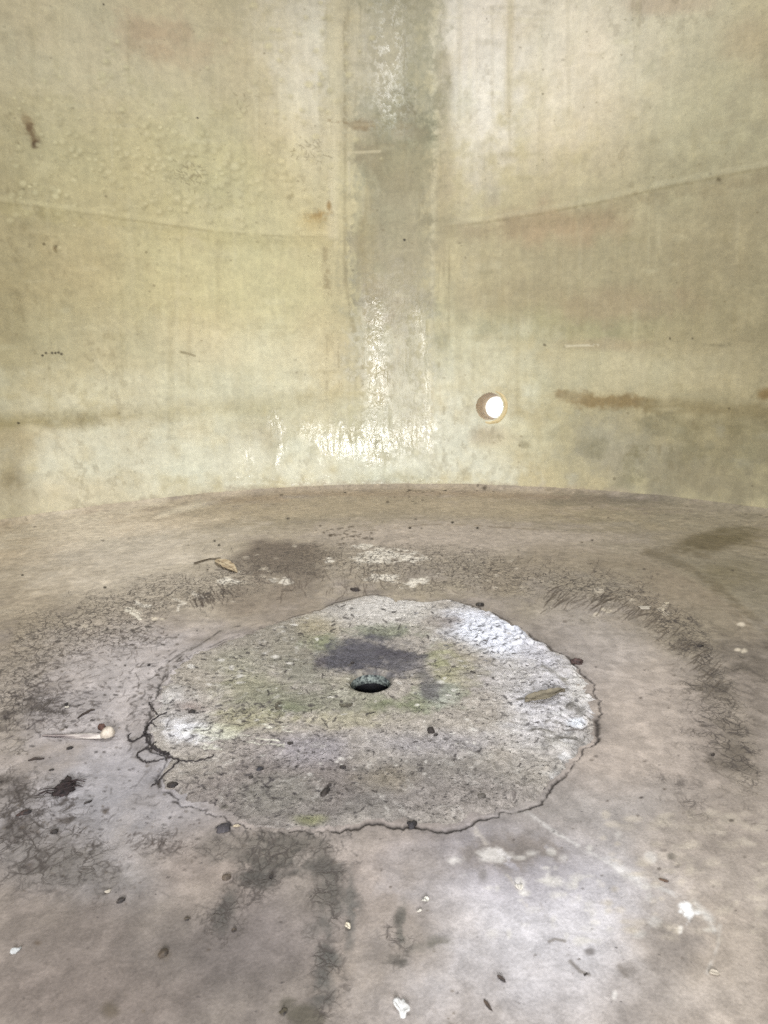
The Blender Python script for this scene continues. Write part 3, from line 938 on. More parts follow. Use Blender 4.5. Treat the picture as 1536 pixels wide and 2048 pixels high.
# crack and grime along the broken edge
fa = np.arctan2(fx - DR[0], fy - DR[1])
fd = np.hypot(fx - DR[0], fy - DR[1]) - outline(fa)
near = np.abs(fd) < .12
edge_w = .0028 + .0035 * f.n1
m = np.where(near, (1 - sst(.0, 1., np.abs(fd - .003) / np.maximum(edge_w, .0010))), 0).astype(np.float32)
m *= sst(-.7, .35, f.n2 + .5 + .4 * f.n1)
edge_crack = m
f.tint += (lin((50, 45, 43), K_FLOOR).astype(np.float32) - f.tint) * (m * .92)[..., None]
m2 = np.where(near, 1 - sst(.0, .045, np.abs(fd + .0)), 0) * sst(-.5, .6, f.n1 + .3 * f.n2)
f.tint *= (1 - .26 * m2)[..., None]
lefty = sst(-.2, -.45, fx) * near
m3 = lefty * (1 - sst(.0, 1, np.abs(fd - .028 - .012 * f.n1) / .0035)) * sst(-.2, .4, f.n2 + .3)
f.tint += (lin((56, 50, 48), K_FLOOR).astype(np.float32) - f.tint) * (m3 * .8)[..., None]
for pts in ([(306, 1495), (287, 1499), (276, 1506), (271, 1513), (283, 1522), (296, 1525), (310, 1522)], [(360, 1525), (345, 1537), (322, 1555), (316, 1565), (302, 1572)],
            [(316, 1433), (306, 1419), (297, 1406)], [(289, 1470), (278, 1477), (269, 1484), (262, 1482), (255, 1480)],
            [(480, 1252), (440, 1262), (400, 1290), (370, 1308), (350, 1325), (332, 1337), (330, 1350), (322, 1366)], [(560, 1250), (500, 1266), (450, 1285), (420, 1300)]):
    s(pts, 1.7, (50, 45, 45), .9, .7, .5, fine=.4, brk=.5)
    s(pts, 8, (112, 106, 101), .3, .9, .6)
f.dashes(60, lambda: np.array([rng.normal(330, 26), rng.normal(1370, 40)]), 12, 1.3, (60, 54, 52), .8, -20, 35, .4)

fz = floor_z(fx, fy) + .0011 * fbm(fx * 9, fy * 9, 4, 41) + .0004 * f.n2 - .003 * edge_crack
XYZ = np.stack([fx, fy, fz], -1)
drop = fd < -.025
tank_floor = grid_mesh('tank_floor', XYZ, True, mat_floor(), floor, drop)
tag(tank_floor, 'dusty grey and tan tank floor with cracked dirt stains round the drain', kind='structure')

# ================================================================= PATCH ====
pth = np.linspace(-math.pi, math.pi, 1150, endpoint=False)
prm = outline(pth)
ps0 = DRR / prm
SS = np.concatenate([np.linspace(0, .10, 40, endpoint=False), np.linspace(.10, .94, 250, endpoint=False), np.linspace(.94, 1, 40)])


class Ring(Star):
    """star grid that starts at the drain bore"""
    def __init__(s):
        s.O, s.th, s.rmax, s.S = DR, pth, prm, SS
        rr = DRR + (prm - DRR)[None] * SS[:, None]
        s.rr = rr
        Surf.__init__(s, DR[0] + rr * np.sin(pth)[None], DR[1] + rr * np.cos(pth)[None], P)

    def window(s, x0, x1, y0, y1):
        q = Star.window(s, x0, x1, y0, y1)
        if q is None:
            return None
        i, j = q
        rx = s.rmax[j]
        lo = max(0.0, s.S[min(i.start, len(SS) - 1)] * rx.max() - DRR)
        i0 = np.searchsorted(SS, max(0, lo / (rx.max() - DRR) - .03))
        i1 = i.stop
        if i1 <= i0:
            return None
        return slice(int(i0), int(i1)), j


patch = Ring()
patch.k = K_PATCH
p = patch
px_, py_ = p.X, p.Y
p.tint[:] = lin((158, 151, 140), K_PATCH)
b, s = p.blob, p.stroke
b(740, 1590, 380, 95, (113, 109, 104), .95, .75)
b(540, 1560, 220, 80, (124, 116, 110), .8, .75)
b(560, 1500, 160, 40, (136, 129, 124), .6, .8)
b(900, 1600, 160, 50, (140, 133, 126), .7, .7)
b(620, 1500, 90, 30, (146, 141, 142), .7, .8)
b(820, 1490, 140, 30, (150, 146, 146), .7, .8)
b(520, 1270, 120, 40, (146, 139, 126), .8, .7)
b(600, 1300, 90, 60, (136, 131, 116), .8, .7)
b(640, 1250, 50, 26, (160, 150, 122), .7, .7)
b(780, 1235, 120, 36, (176, 170, 158), .85, .7)
b(800, 1205, 110, 16, (196, 191, 182), .8, .7)
b(985, 1268, 125, 48, (222, 224, 230), 1, .55, .35, rot=22)
b(1110, 1400, 110, 90, (204, 202, 202), .85, .7)
b(1060, 1340, 90, 40, (200, 199, 200), .7, .7)
b(760, 1222, 130, 26, (200, 196, 188), .6, .8)
b(1080, 1320, 70, 30, (190, 188, 190), .85, .6, .35, rot=30)
b(1010, 1350, 110, 40, (170, 165, 158), .7, .7)
b(1120, 1400, 80, 60, (186, 183, 182), .85, .7)
b(1160, 1380, 34, 50, (196, 192, 184), .8, .7)
b(1155, 1450, 26, 12, (214, 218, 222), .9, .5, .4)
b(1110, 1500, 70, 40, (168, 164, 158), .7, .7)
b(1060, 1540, 70, 36, (158, 152, 142), .6, .7)
b(890, 1245, 40, 16, (128, 118, 108), .75, .7, .5, fine=.3)
b(920, 1310, 60, 26, (158, 150, 132), .6, .7)
b(950, 1360, 30, 24, (138, 130, 130), .5, .8)
b(360, 1440, 60, 60, (168, 164, 160), .7, .7)
b(375, 1460, 55, 24, (218, 217, 217), .9, .7, .5, fine=.4)
b(430, 1465, 46, 14, (196, 196, 176), .75, .7, .5, fine=.5)
b(345, 1395, 30, 24, (182, 178, 172), .8, .7, .5, fine=.4)
b(380, 1415, 36, 14, (140, 124, 116), .7, .8, .5)
b(400, 1340, 60, 36, (160, 152, 138), .7, .7)
b(480, 1330, 60, 30, (138, 136, 116), .6, .8)
# green algae
gr = (124, 130, 84)
b(520, 1385, 90, 34, (142, 139, 114), .75, .8, .5, fine=.3)
b(600, 1400, 120, 30, (124, 123, 106), .75, .8, .5, fine=.3)
b(580, 1420, 40, 14, (104, 110, 84), .7, .8, .5, fine=.5)
b(620, 1350, 70, 40, (124, 122, 108), .75, .8, .5, fine=.3)
b(760, 1410, 130, 28, (138, 136, 118), .75, .8, .5, fine=.4)
b(820, 1410, 60, 18, (106, 113, 82), .7, .8, .5, fine=.5)
b(880, 1330, 34, 30, (136, 139, 104), .7, .8, .5, fine=.5)
b(900, 1350, 60, 40, (142, 138, 104), .6, .8, .5, fine=.4)
b(770, 1268, 70, 14, (120, 126, 102), .7, .8, .5, fine=.4)
b(650, 1290, 40, 20, (120, 128, 92), .6, .8, .5, fine=.4)
b(870, 1400, 60, 22, (134, 138, 112), .6, .8, .5, fine=.4)
b(880, 1395, 40, 26, (160, 162, 156), .5, .8, .5, fine=.4)
b(500, 1440, 90, 22, (150, 146, 112), .6, .8, .5, fine=.4)
b(690, 1440, 120, 14, (158, 152, 126), .6, .8, .5, fine=.4)
b(620, 1640, 34, 10, (126, 128, 84), .6, .8, .5)
b(560, 1590, 80, 40, (126, 124, 114), .5, .8, .5)
b(770, 1560, 60, 30, (136, 126, 106), .5, .8, .5)
b(682, 1390, 14, 12, (176, 172, 156), .7, .8, .4)
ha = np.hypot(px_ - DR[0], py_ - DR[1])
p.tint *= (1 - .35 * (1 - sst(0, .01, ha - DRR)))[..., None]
# radial streaks of trowelled and washed cement
ang = np.arctan2(px_ - DR[0], py_ - DR[1])
streak = fbm(ang * 26 + 3 * p.n3, ha * 16, 4, 71)
p.tint *= (1 + .07 * streak * sst(.05, .2, ha))[..., None]
lt = sst(.42, .75, fbm(ang * 24 + 4 * p.n1, ha * 40, 4, 73))
p.tint += (lin((204, 200, 190), K_PATCH).astype(np.float32) - p.tint) * (lt * .2 * sst(.08, .2, ha))[..., None]
for _ in range(26):
    x, y = rng.uniform(390, 560), rng.uniform(1450, 1500)
    s([(x, y), (x + rng.uniform(15, 50), y + rng.normal(3, 3))], 1.4, (206, 204, 186), .7, .7, .4, brk=.4)
for x0, y0, x1, y1 in ((470, 1320, 560, 1346), (460, 1334, 540, 1356), (500, 1310, 570, 1322)):
    s([(x0, y0), (x1, y1)], 1.6, (180, 174, 156), .6, .7, .4, brk=.5)
# chips, pits, dashes
f2 = p.dashes
f2(560, lambda: np.array([rng.uniform(330, 1180), rng.uniform(1210, 1650)]), 7, 1.5, (52, 48, 48), .9, -12, 22, .3)
f2(200, lambda: np.array([rng.uniform(330, 560), rng.uniform(1400, 1640)]), 9, 1.6, (54, 50, 52), .85, -5, 22, .3)
f2(200, lambda: np.array([rng.normal(985, 65), rng.normal(1275, 30)]), 5, 1.2, (92, 92, 96), .8, -15, 25, .3)
f2(70, lambda: np.array([rng.normal(1110, 50), rng.normal(1430, 60)]), 14, 1.6, (110, 106, 100), .7, -20, 25, .5)
for _ in range(260):
    x, y = rng.uniform(320, 1190), rng.uniform(1200, 1650)
    b(x, y, rng.uniform(1.5, 5), rng.uniform(1, 3), random.choice([(54, 50, 50), (70, 65, 62), (90, 84, 80)]), rng.uniform(.5, .95), .6, .6, fine=.5)
for _ in range(220):
    x, y = rng.uniform(320, 1190), rng.uniform(1200, 1560)
    b(x, y, rng.uniform(2, 7), rng.uniform(1, 3), (206, 202, 192), rng.uniform(.25, .7), .7, .6, fine=.5)
# dark sediment lying round the drain
b(730, 1310, 102, 40, (86, 84, 88), .97, .5, .3, fine=.3, rot=-4)
b(690, 1322, 62, 26, (84, 82, 86), .85, .6, .4, fine=.3)
b(800, 1322, 50, 26, (88, 86, 89), .8, .6, .4, fine=.3)
s([(790, 1306), (835, 1330), (856, 1358), (860, 1384)], 17, (100, 97, 98), .75, .9, .6, fine=.3)
s([(760, 1306), (812, 1314)], 12, (74, 71, 76), .7, .8, .3)
b(855, 1388, 12, 16, (96, 94, 92), .7, .8, .4)
b(700, 1362, 60, 16, (138, 134, 112), .6, .8, .4)
b(640, 1330, 14, 16, (96, 90, 90), .7, .8, .4)
for x, y, hw, hh in ((1157, 1428, 16, 7), (1140, 1420, 10, 8), (1150, 1300, 10, 8), (385, 1424, 7, 5), (450, 1615, 10, 4), (700, 1332, 6, 3), (1100, 1465, 30, 3), (1040, 1404, 10, 3), (1125, 1480, 30, 3)):
    b(x, y, hw, hh, (84, 80, 72), .8, .6, .5, fine=.5)
for _ in range(34):
    x, y = rng.normal(1150, 26), rng.uniform(1340, 1560)
    b(x - max(0, y - 1480) * .6, y, rng.uniform(8, 22), rng.uniform(5, 11), random.choice([(206, 204, 200), (196, 192, 184), (150, 146, 138), (124, 120, 114)]), rng.uniform(.4, .8), .5, .6, fine=.5)
s([(1085, 1335), (1110, 1350), (1135, 1370)], 6, (126, 122, 112), .7, .8, .5, fine=.4)
s([(1125, 1464), (1160, 1464), (1186, 1450)], 2.6, (84, 78, 74), .85, .7, .4)
# stain fringe at the rim of the patch
dd = (1 - SS[:, None]) * (prm - DRR)[None]
fr_ = (1 - sst(0, .006, dd + .003 * p.n2)) * sst(-.5, .3, p.n1 + .3)
p.tint += (lin((70, 64, 60), K_PATCH).astype(np.float32) - p.tint) * (fr_ * .3)[..., None]
p.tint *= np.array([.98, 1.0, 1.09], np.float32)

# relief
side = .35 + .65 * sst(-.15, .35, (px_ - DR[0])) * sst(-.5, -.1, py_ - DR[1] + .2)
side = side + .25 * sst(.0, .25, py_ - DR[1])
zz = .0045 * side * (1 + .5 * fbm(np.cos(pth) * 9, np.sin(pth) * 9, 3, 64))[None] * sst(0, .022, dd + .004 * p.n2) - .004 * (1 - sst(0, .004, dd))
zz = zz + .0016 * fbm(px_ * 17, py_ * 17, 5, 81) + .0008 * fbm(px_ * 90, py_ * 90, 4, 83) + .0005 * streak * sst(.05, .2, ha)
lump = sst(.2, .6, fbm(px_ * 34, py_ * 34, 3, 85)) * sst(.10, .0, dd) * sst(.1, .3, px_ - DR[0])
zz = zz + .005 * lump * sst(0, .012, dd)
zz = np.where(ha < DRR + .012, zz * sst(-.004, .012, ha - DRR) + .0008 * p.n2, zz)
zz = zz + .0022 * (1 - sst(.004, .022, ha - DRR)) * sst(-.002, .006, ha - DRR)
zz[0] -= .004
XYZ = np.stack([px_, py_, zz], -1)
concrete = grid_mesh('concrete_patch', XYZ, True, mat_patch(), patch)
tag(concrete, 'rough pale concrete patch with broken edge and green algae round the drain', 'concrete patch')


def patch_z(x, y):
    d = np.hypot(px_ - x, py_ - y)
    i = np.unravel_index(np.argmin(d), d.shape)
    a = math.atan2(x - DR[0], y - DR[1])
    if math.hypot(x - DR[0], y - DR[1]) < float(outline(np.array([a]))[0]) - .004:
        return float(zz[i])
    return float(floor_z(x, y))


# ============================================================ SMALL THINGS ==
def lump_bm(L, w, h, seed, sub=3, amp=.35, rough=2.2):
    bm = bmesh.new()
    bmesh.ops.create_icosphere(bm, subdivisions=sub, radius=.5)
    for v in bm.verts:
        n = mnoise.fractal(v.co * rough + Vector((seed * 7.3, seed * 3.1, 0)), .9, 2.2, 4)
        v.co *= 1 + amp * n
        v.co.x *= L; v.co.y *= w; v.co.z *= h
        if v.co.z < -.2 * h:
            v.co.z = -.2 * h
    return bm


def tube_bm(pts, radii, seg=7, bm=None):
    bm = bm or bmesh.new()
    rings = []
    n = len(pts)
    for i, p in enumerate(pts):
        t = (Vector(pts[min(i + 1, n - 1)]) - Vector(pts[max(i - 1, 0)])).normalized()
        a = t.cross(Vector((0, 0, 1)))
        a = a.normalized() if a.length > 1e-6 else Vector((1, 0, 0))
        c = a.cross(t).normalized()
        rings.append([bm.verts.new(Vector(p) + (a * math.cos(k * 2 * math.pi / seg) + c * math.sin(k * 2 * math.pi / seg)) * radii[i]) for k in range(seg)])
    for i in range(n - 1):
        for k in range(seg):
            bm.faces.new((rings[i][k], rings[i][(k + 1) % seg], rings[i + 1][(k + 1) % seg], rings[i + 1][k]))
    bm.faces.new(rings[0]); bm.faces.new(rings[-1][::-1])
    return bm


def mpp(px, py):
    """metres across per photo pixel at a floor point"""
    q = P(px, py)
    return float(np.dot(np.array([q[0], q[1], 0]) - CAM, fw)) / F


def spot(px, py):
    q = P(px, py)
    return Vector((q[0], q[1], patch_z(q[0], q[1])))


def axis(x0, y0, x1, y1):
    a, c = P(x0, y0), P(x1, y1)
    d = c - a
    return float(np.hypot(*d)), math.atan2(d[1], d[0]), spot((x0 + x1) / 2, (y0 + y1) / 2)


DARK, DARK2 = (48, 42, 40), (24, 21, 24)


def chip(px, py, L, w, h, rot, label, cat, name='debris_chip', c=DARK, c2=DARK2, seed=1, group='loose dark crumbs and chips', amp=.45, sub=3):
    """L, w, h in photo pixels of that place, rot in degrees on the floor"""
    k = mpp(px, py)
    o = obj(name, lump_bm(L * k, w * k, h * k, seed, sub, amp), mat_bit(c, c2), loc=spot(px, py) + Vector((0, 0, h * k * .12)), rz=R_(rot))
    return tag(o, label, cat, group)


def flake(px, py, L, w, rot, label, c=(208, 200, 188), seed=1, curl=.12, group='pale flakes lying on the floor'):
    k = mpp(px, py) * .82
    c = tuple(int(v * .9) for v in c)
    bm = bmesh.new()
    n, m = 26, 7
    rings = []
    for i in range(m):
        q = i / (m - 1)
        ring_ = []
        for j in range(n):
            a = j * 2 * math.pi / n
            r = 1 + .5 * mnoise.fractal(Vector((math.cos(a) * 1.7 + seed * 5, math.sin(a) * 1.7, seed)), 1, 2, 3)
            x, y = math.cos(a) * r * q * L * k / 2, math.sin(a) * r * q * w * k / 2
            z = curl * w * k * q * q * (1 + math.cos(2 * a + seed)) + .04 * w * k * mnoise.noise(Vector((x, y, seed)) * 300)
            ring_.append(bm.verts.new((x, y, z + .0012)))
            if i == 0:
                break
        rings.append(ring_)
    for j in range(n):
        bm.faces.new((rings[0][0], rings[1][j], rings[1][(j + 1) % n]))
        for i in range(1, m - 1):
            bm.faces.new((rings[i][j], rings[i + 1][j], rings[i + 1][(j + 1) % n], rings[i][(j + 1) % n]))
    bm.normal_update()
    top = bm.faces[:]
    bmesh.ops.solidify(bm, geom=top, thickness=.0011)
    o = obj('paint_flake', bm, mat_bit(tuple(int(v * .92) for v in c), tuple(int(v * .84) for v in c), .6, bump=.15), loc=spot(px, py), rz=R_(rot))
    return tag(o, label, 'flake', group)


def stick(pts, w, label, c=(58, 48, 44), c2=(34, 28, 28), name='twig', group='small dark twigs on the left floor'):
    """thin twig along photo pixels"""
    q = [spot(*p_) for p_ in pts]
    base = q[len(q) // 2].copy()
    k = mpp(*pts[0])
    P_, Rr = [], []
    for i in range(len(q) - 1):
        for t in (0, .34, .67):
            v = q[i].lerp(q[i + 1], t) - base
            P_.append(v)
    P_.append(q[-1] - base)
    for i, v in enumerate(P_):
        r = w * k / 2 * (1 - .45 * abs(2 * i / (len(P_) - 1) - 1) ** 2) * random.uniform(.8, 1.15)
        v += Vector((random.uniform(-1, 1), random.uniform(-1, 1), 0)) * w * k * .15 + Vector((0, 0, r * .8))
        Rr.append(r)
    o = obj(name, tube_bm(P_, Rr), mat_bit(c, c2, .8, 300), loc=base)
    return tag(o, label, 'twig', group)


# ---- drain: a rough bore through the concrete, going dark
dr = empty('drain', (DR[0], DR[1], 0))
tag(dr, 'round open drain hole in the middle of the concrete patch', 'drain')
bm = bmesh.new()
seg, dep = 72, 16
rows = []
for i in range(dep):
    z = .0016 - .0016 * i
    row = []
    for j in range(seg):
        a = j * 2 * math.pi / seg
        n_ = mnoise.fractal(Vector((math.cos(a) * 3, math.sin(a) * 3, z * 90)), .8, 2.2, 4)
        r = DRR + .0012 + .0024 * n_ * min(1, i / 3) + (.004 if i == dep - 1 else 0)
        row.append(bm.verts.new((r * math.sin(a), r * math.cos(a), z)))
    rows.append(row)
for i in range(dep - 1):
    for j in range(seg):
        bm.faces.new((rows[i][j], rows[i][(j + 1) % seg], rows[i + 1][(j + 1) % seg], rows[i + 1][j]))
obj('bore', bm, mat_bit((138, 148, 146), (38, 45, 50), .9, 190, bump=1.0), dr)
bm = bmesh.new()
r0, r1 = [], []
for j in range(seg):
    a = j * 2 * math.pi / seg
    r0.append(bm.verts.new(((DRR + .0055) * math.sin(a), (DRR + .0055) * math.cos(a), -.0225)))
    r1.append(bm.verts.new(((DRR + .0055) * math.sin(a), (DRR + .0055) * math.cos(a), -.14)))
for j in range(seg):
    bm.faces.new((r0[j], r0[(j + 1) % seg], r1[(j + 1) % seg], r1[j]))
bm.faces.new(r1)
obj('drain_pipe', bm, mat_bit((30, 31, 40), (18, 19, 26), .7), dr)

# ---- outlet pipe through the wall
pa_ = PORT[0] / R
cpt = Vector((CX + (R + .002) * math.sin(pa_), CY + (R + .002) * math.cos(pa_), PORT[1]))
ot = empty('wall_outlet', cpt, -pa_ - .07)
ot.rotation_euler.x = -.06       # local +Y points out of the tank
tag(ot, 'short pipe outlet low in the curved wall, glowing white with daylight', 'pipe outlet')


def lathe(prof, seg=72, jit=0.0):
    """profile (radius, y) turned round local Y"""
    bm = bmesh.new()
    rows = []
    for i, (r, y) in enumerate(prof):
        row = []
        for j in range(seg):
            a = j * 2 * math.pi / seg
            rr_ = r * (1 + jit * mnoise.noise(Vector((math.cos(a) * 2, math.sin(a) * 2, i * .3))))
            row.append(bm.verts.new((rr_ * math.cos(a), y, rr_ * math.sin(a))))
        rows.append(row)
    for i in range(len(prof) - 1):
        for j in range(seg):
            bm.faces.new((rows[i][j], rows[i][(j + 1) % seg], rows[i + 1][(j + 1) % seg], rows[i + 1][j]))
    return bm


ro, ri = PORT_R + .012, 0.0535
obj('collar', lathe([(ro + .009, .002), (ro + .005, -.002), (ro, -.004), (ro - .006, -.004), (ro - .010, .004)], jit=.03), mat_bit((214, 200, 160), (204, 184, 140), .5, 40), ot)
obj('sleeve', lathe([(ro - .009, .002), (ro - .011, .05), (ri + .006, .10), (ri, .17), (ri, .215)], jit=.015), mat_bit((214, 196, 158), (190, 166, 124), .5, 30), ot)
mt = NT('sunlit_cap')
co = mt.n('ShaderNodeTexCoord').outputs['Object']
sp = mt.ramp(mt.noise(co, 170.0, 2, .5),   .60, .66)
low = mt.ramp(mt.n('ShaderNodeSeparateXYZ', {0: co}).outputs[2], -.05, .02, 1, 0)
sp = mt.math('MULTIPLY', sp, low)
em = mt.n('ShaderNodeEmission', {'Color': (1, .99, .96, 1), 'Strength': mt.ramp(sp, 0, 1, 1.35, .25)})
mt.set(mt.out.inputs['Surface'], em)
bm = bmesh.new()
bmesh.ops.create_circle(bm, cap_ends=True, segments=64, radius=ri + .004)
bmesh.ops.rotate(bm, verts=bm.verts, matrix=Matrix.Rotation(math.pi / 2, 3, 'X'))
bmesh.ops.translate(bm, verts=bm.verts, vec=(0, .205, 0))
obj('end_cap', bm, mt.mat, ot)

# ---- weathered stick with a round knob
A, B = P(86, 1472), P(206, 1475)
L = float(np.hypot(*(B - A)))
k = mpp(150, 1472)
st = empty('weathered_stick', Vector((*A, 0)), math.atan2(B[1] - A[1], B[0] - A[0]))
tag(st, 'white split stick with a rounded knob end lying on the left floor', 'stick')
bm = bmesh.new()
nx, ny = 40, 14
rows = []
for i in range(nx):
    t = i / (nx - 1)
    wd = (4 + 11 * min(1, t * 1.25)) * k / 2
    hgt = (1.5 + 5.5 * t) * k
    row = []
    for j in range(ny):
        a = math.pi * j / (ny - 1)
        rg = 1 + .16 * math.sin(j * 2.4 + 2.5 * math.sin(t * 5)) + .08 * mnoise.noise(Vector((t * 14, j * .9, 1)))
        row.append(bm.verts.new((t * L + (random.uniform(-.002, .002) if i in (0, nx - 1) else 0), -math.cos(a) * wd * rg, .0006 + math.sin(a) * hgt * rg)))
    rows.append(row)
for i in range(nx - 1):
    for j in range(ny - 1):
        bm.faces.new((rows[i][j], rows[i][j + 1], rows[i + 1][j + 1], rows[i + 1][j]))
bm.faces.new(rows[0]); bm.faces.new(rows[-1][::-1])
mm = NT('bleached_wood')
co = mm.n('ShaderNodeTexCoord').outputs['Object']
gr_ = mm.noise(mm.scalev(co, (26, 420, 420)), 1.0, 4, .6)
xr = mm.ramp(mm.n('ShaderNodeSeparateXYZ', {0: co}).outputs[0],   .30 * L, .80 * L)
wc = mm.mixc(mm.ramp(gr_, .38, .62), (*lin((204, 199, 195)), 1), (*lin((146, 138, 138)), 1))
gc = mm.mixc(mm.ramp(gr_, .40, .60), (*lin((150, 141, 140)), 1), (*lin((70, 62, 66)), 1))
mm.set(mm.b.inputs['Base Color'], mm.mixc(xr, gc, wc))
mm.set(mm.b.inputs['Roughness'], .7)
obj('shaft', bm, mm.mat, st)
kn = lump_bm(27 * k, 26 * k, 26 * k, 3, 4, .14, 1.4)
bmesh.ops.translate(kn, verts=kn.verts, vec=(L + 10 * k, .001, 9 * k))
obj('knob', kn, mat_bit((196, 188, 178), (158, 149, 140), .5, 90, bump=.3), st)
bk = lump_bm(17 * k, 10 * k, 17 * k, 5, 3, .4)
bmesh.ops.translate(bk, verts=bk.verts, vec=(L - 9 * k, .011, 11 * k))
obj('bark_scrap', bk, mat_bit((84, 58, 50), (48, 32, 30), .8), st)

# ---- leaves
def leaf(px0, py0, px1, py1, wpx, label, c, c2, fold, seed, stalk=None):
    Lf, rz, loc = axis(px0, py0, px1, py1)
    kk = mpp((px0 + px1) / 2, (py0 + py1) / 2)
    wd = wpx * kk
    e = empty('dry_leaf', loc, rz)
    tag(e, label, 'leaf')
    bm = bmesh.new()
    nx, ny = 34, 15
    rows = []
    for i in range(nx):
        t = i / (nx - 1)
        hw = wd / 2 * (math.sin(math.pi * min(1, t ** .75)) ** .85) * (1 + .18 * mnoise.noise(Vector((t * 9, seed, 0)))) + .0006
        row = []
        for j in range(ny):
            q = 2 * j / (ny - 1) - 1
            z = .002 + fold * wd * abs(q) ** 1.5 * (.6 + .4 * math.sin(t * 6 + seed)) + .05 * wd * mnoise.noise(Vector((t * 11, q * 3, seed)))
            row.append(bm.verts.new(((t - .5) * Lf, q * hw * (1 - .25 * fold), max(z, .0012) + .004 * math.sin(t * math.pi))))
        rows.append(row)
    for i in range(nx - 1):
        for j in range(ny - 1):
            bm.faces.new((rows[i][j], rows[i][j + 1], rows[i + 1][j + 1], rows[i + 1][j]))
    bm.normal_update()
    bmesh.ops.solidify(bm, geom=bm.faces[:], thickness=.0007)
    obj('blade', bm, mat_bit(c, c2, .8, 55, bump=.25), e)
    mid = [Vector(((t - .5) * Lf, 0, .0035 + .004 * math.sin(t * math.pi))) for t in np.linspace(0, 1, 9)]
    obj('midrib', tube_bm(mid, [.0009] * 9, 6), mat_bit(tuple(int(v * .75) for v in c), c2, .8), e)
    if stalk:
        q = [spot(*s_) - loc for s_ in stalk]
        M_ = Matrix.Rotation(-rz, 3, 'Z')
        q = [M_ @ v + Vector((0, 0, .003)) for v in q]
        obj('stalk', tube_bm(q, [.0014] * len(q), 6), mat_bit((78, 66, 52), (54, 44, 34), .8), e)


leaf(1050, 1412, 1130, 1391, 30, 'narrow grey brown leaf lying on the pale right side of the concrete', (124, 117, 102), (98, 92, 80), .28, 2)
leaf(432, 1121, 474, 1146, 26, 'pale speckled leaf with thin stalk on the floor beside the dark stain', (196, 182, 156), (150, 132, 108), .12, 6, [(434, 1121), (420, 1119), (404, 1123), (388, 1128)])

# ---- the dark root curling over the left edge of the patch
rt_ = empty('dark_root', spot(300, 1480))
tag(rt_, 'thin black root curling round the left edge of the concrete patch', 'root')
kk = mpp(300, 1480)


def root_part(name, pts, w0, w1):
    q = np.array(pts, float)
    tt = np.linspace(0, len(q) - 1, len(q) * 5)
    q = np.stack([np.interp(tt, range(len(q)), q[:, i]) for i in (0, 1)], 1)
    q = np.stack([np.convolve(np.pad(q[:, i], 3, 'edge'), np.ones(7) / 7, 'valid') for i in (0, 1)], 1)
    v = []
    rad_ = []
    for i, (x, y) in enumerate(q):
        t = i / (len(q) - 1)
        r = kk * (w0 * (1 - t) + w1 * t) / 2 * random.uniform(.75, 1.3)
        pt = spot(x, y)
        v.append(pt - rt_.location + Vector((random.uniform(-.0012, .0012), random.uniform(-.002, .002), r * .7)))
        rad_.append(r)
    obj(name, tube_bm(v, rad_, 7), mat_bit((46, 40, 42), (26, 23, 28), .8, 260), rt_)


root_part('stem', [(289, 1470), (294, 1482), (306, 1496), (322, 1507), (342, 1517), (360, 1523), (388, 1526), (413, 1521), (431, 1513)], 4.6, 2.0)
root_part('branch', [(289, 1470), (291, 1457), (300, 1446), (316, 1434), (337, 1425)], 4.2, 2.2)
root_part('branch', [(289, 1470), (278, 1477), (269, 1484), (262, 1482), (255, 1480)], 3.4, 2.0)
root_part('branch', [(304, 1497), (287, 1499), (276, 1506), (271, 1513), (283, 1522), (296, 1525), (312, 1522), (330, 1517)], 3.0, 1.6)
root_part('branch', [(360, 1524), (345, 1537), (330, 1549), (319, 1560), (316, 1566), (302, 1572)], 3.0, 1.8)
root_part('branch', [(316, 1434), (306, 1419), (301, 1411), (296, 1404)], 2.4, 1.4)
root_part('branch', [(300, 1447), (308, 1450), (313, 1456)], 2.2, 1.4)
root_part('branch', [(306, 1496), (307, 1489), (313, 1485)], 2.6, 1.6)
root_part('branch', [(289, 1470), (298, 1469), (306, 1473)], 2.2, 1.3)
root_part('branch', [(261, 1482), (254, 1474), (258, 1469), (263, 1467)], 2.0, 1.3)
root_part('branch', [(306, 1496), (314, 1500), (330, 1506), (340, 1508)], 6.0, 2.0)

# ---- twigs
stick([(155, 1437), (170, 1428), (182, 1422), (190, 1420)], 5, 'crooked dark twig lying just above the white stick')
stick([(57, 1522), (72, 1519), (89, 1518)], 5, 'straight dark twig lying below the white stick near the left side')

# ---- black clump of fibres
cl = spot(128, 1578)
bm = lump_bm(40 * mpp(128, 1578), .034, .012, 9, 3, .7, 3.0)
for _ in range(14):
    a = random.uniform(-.3, .3) + (0 if random.random() < .7 else math.pi)
    x0 = Vector((random.uniform(-.012, .012), random.uniform(-.012, .012), random.uniform(.001, .006)))
    Lq = random.uniform(.010, .028)
    q = [x0 + Vector((math.cos(a + .5 * t * random.uniform(-1, 1)) * Lq * t, math.sin(a) * Lq * t, .003 * math.sin(3 * t) - x0.z * t * .8)) for t in np.linspace(0, 1, 5)]
    tube_bm(q, [.0009, .0008, .0007, .0006, .0004], 5, bm)
tag(obj('debris_clump', bm, mat_bit((46, 34, 36), (22, 16, 20), .85), loc=cl + Vector((0, 0, .001)), rz=.2), 'black stringy clump of debris on the left floor below the white stick', 'clump')

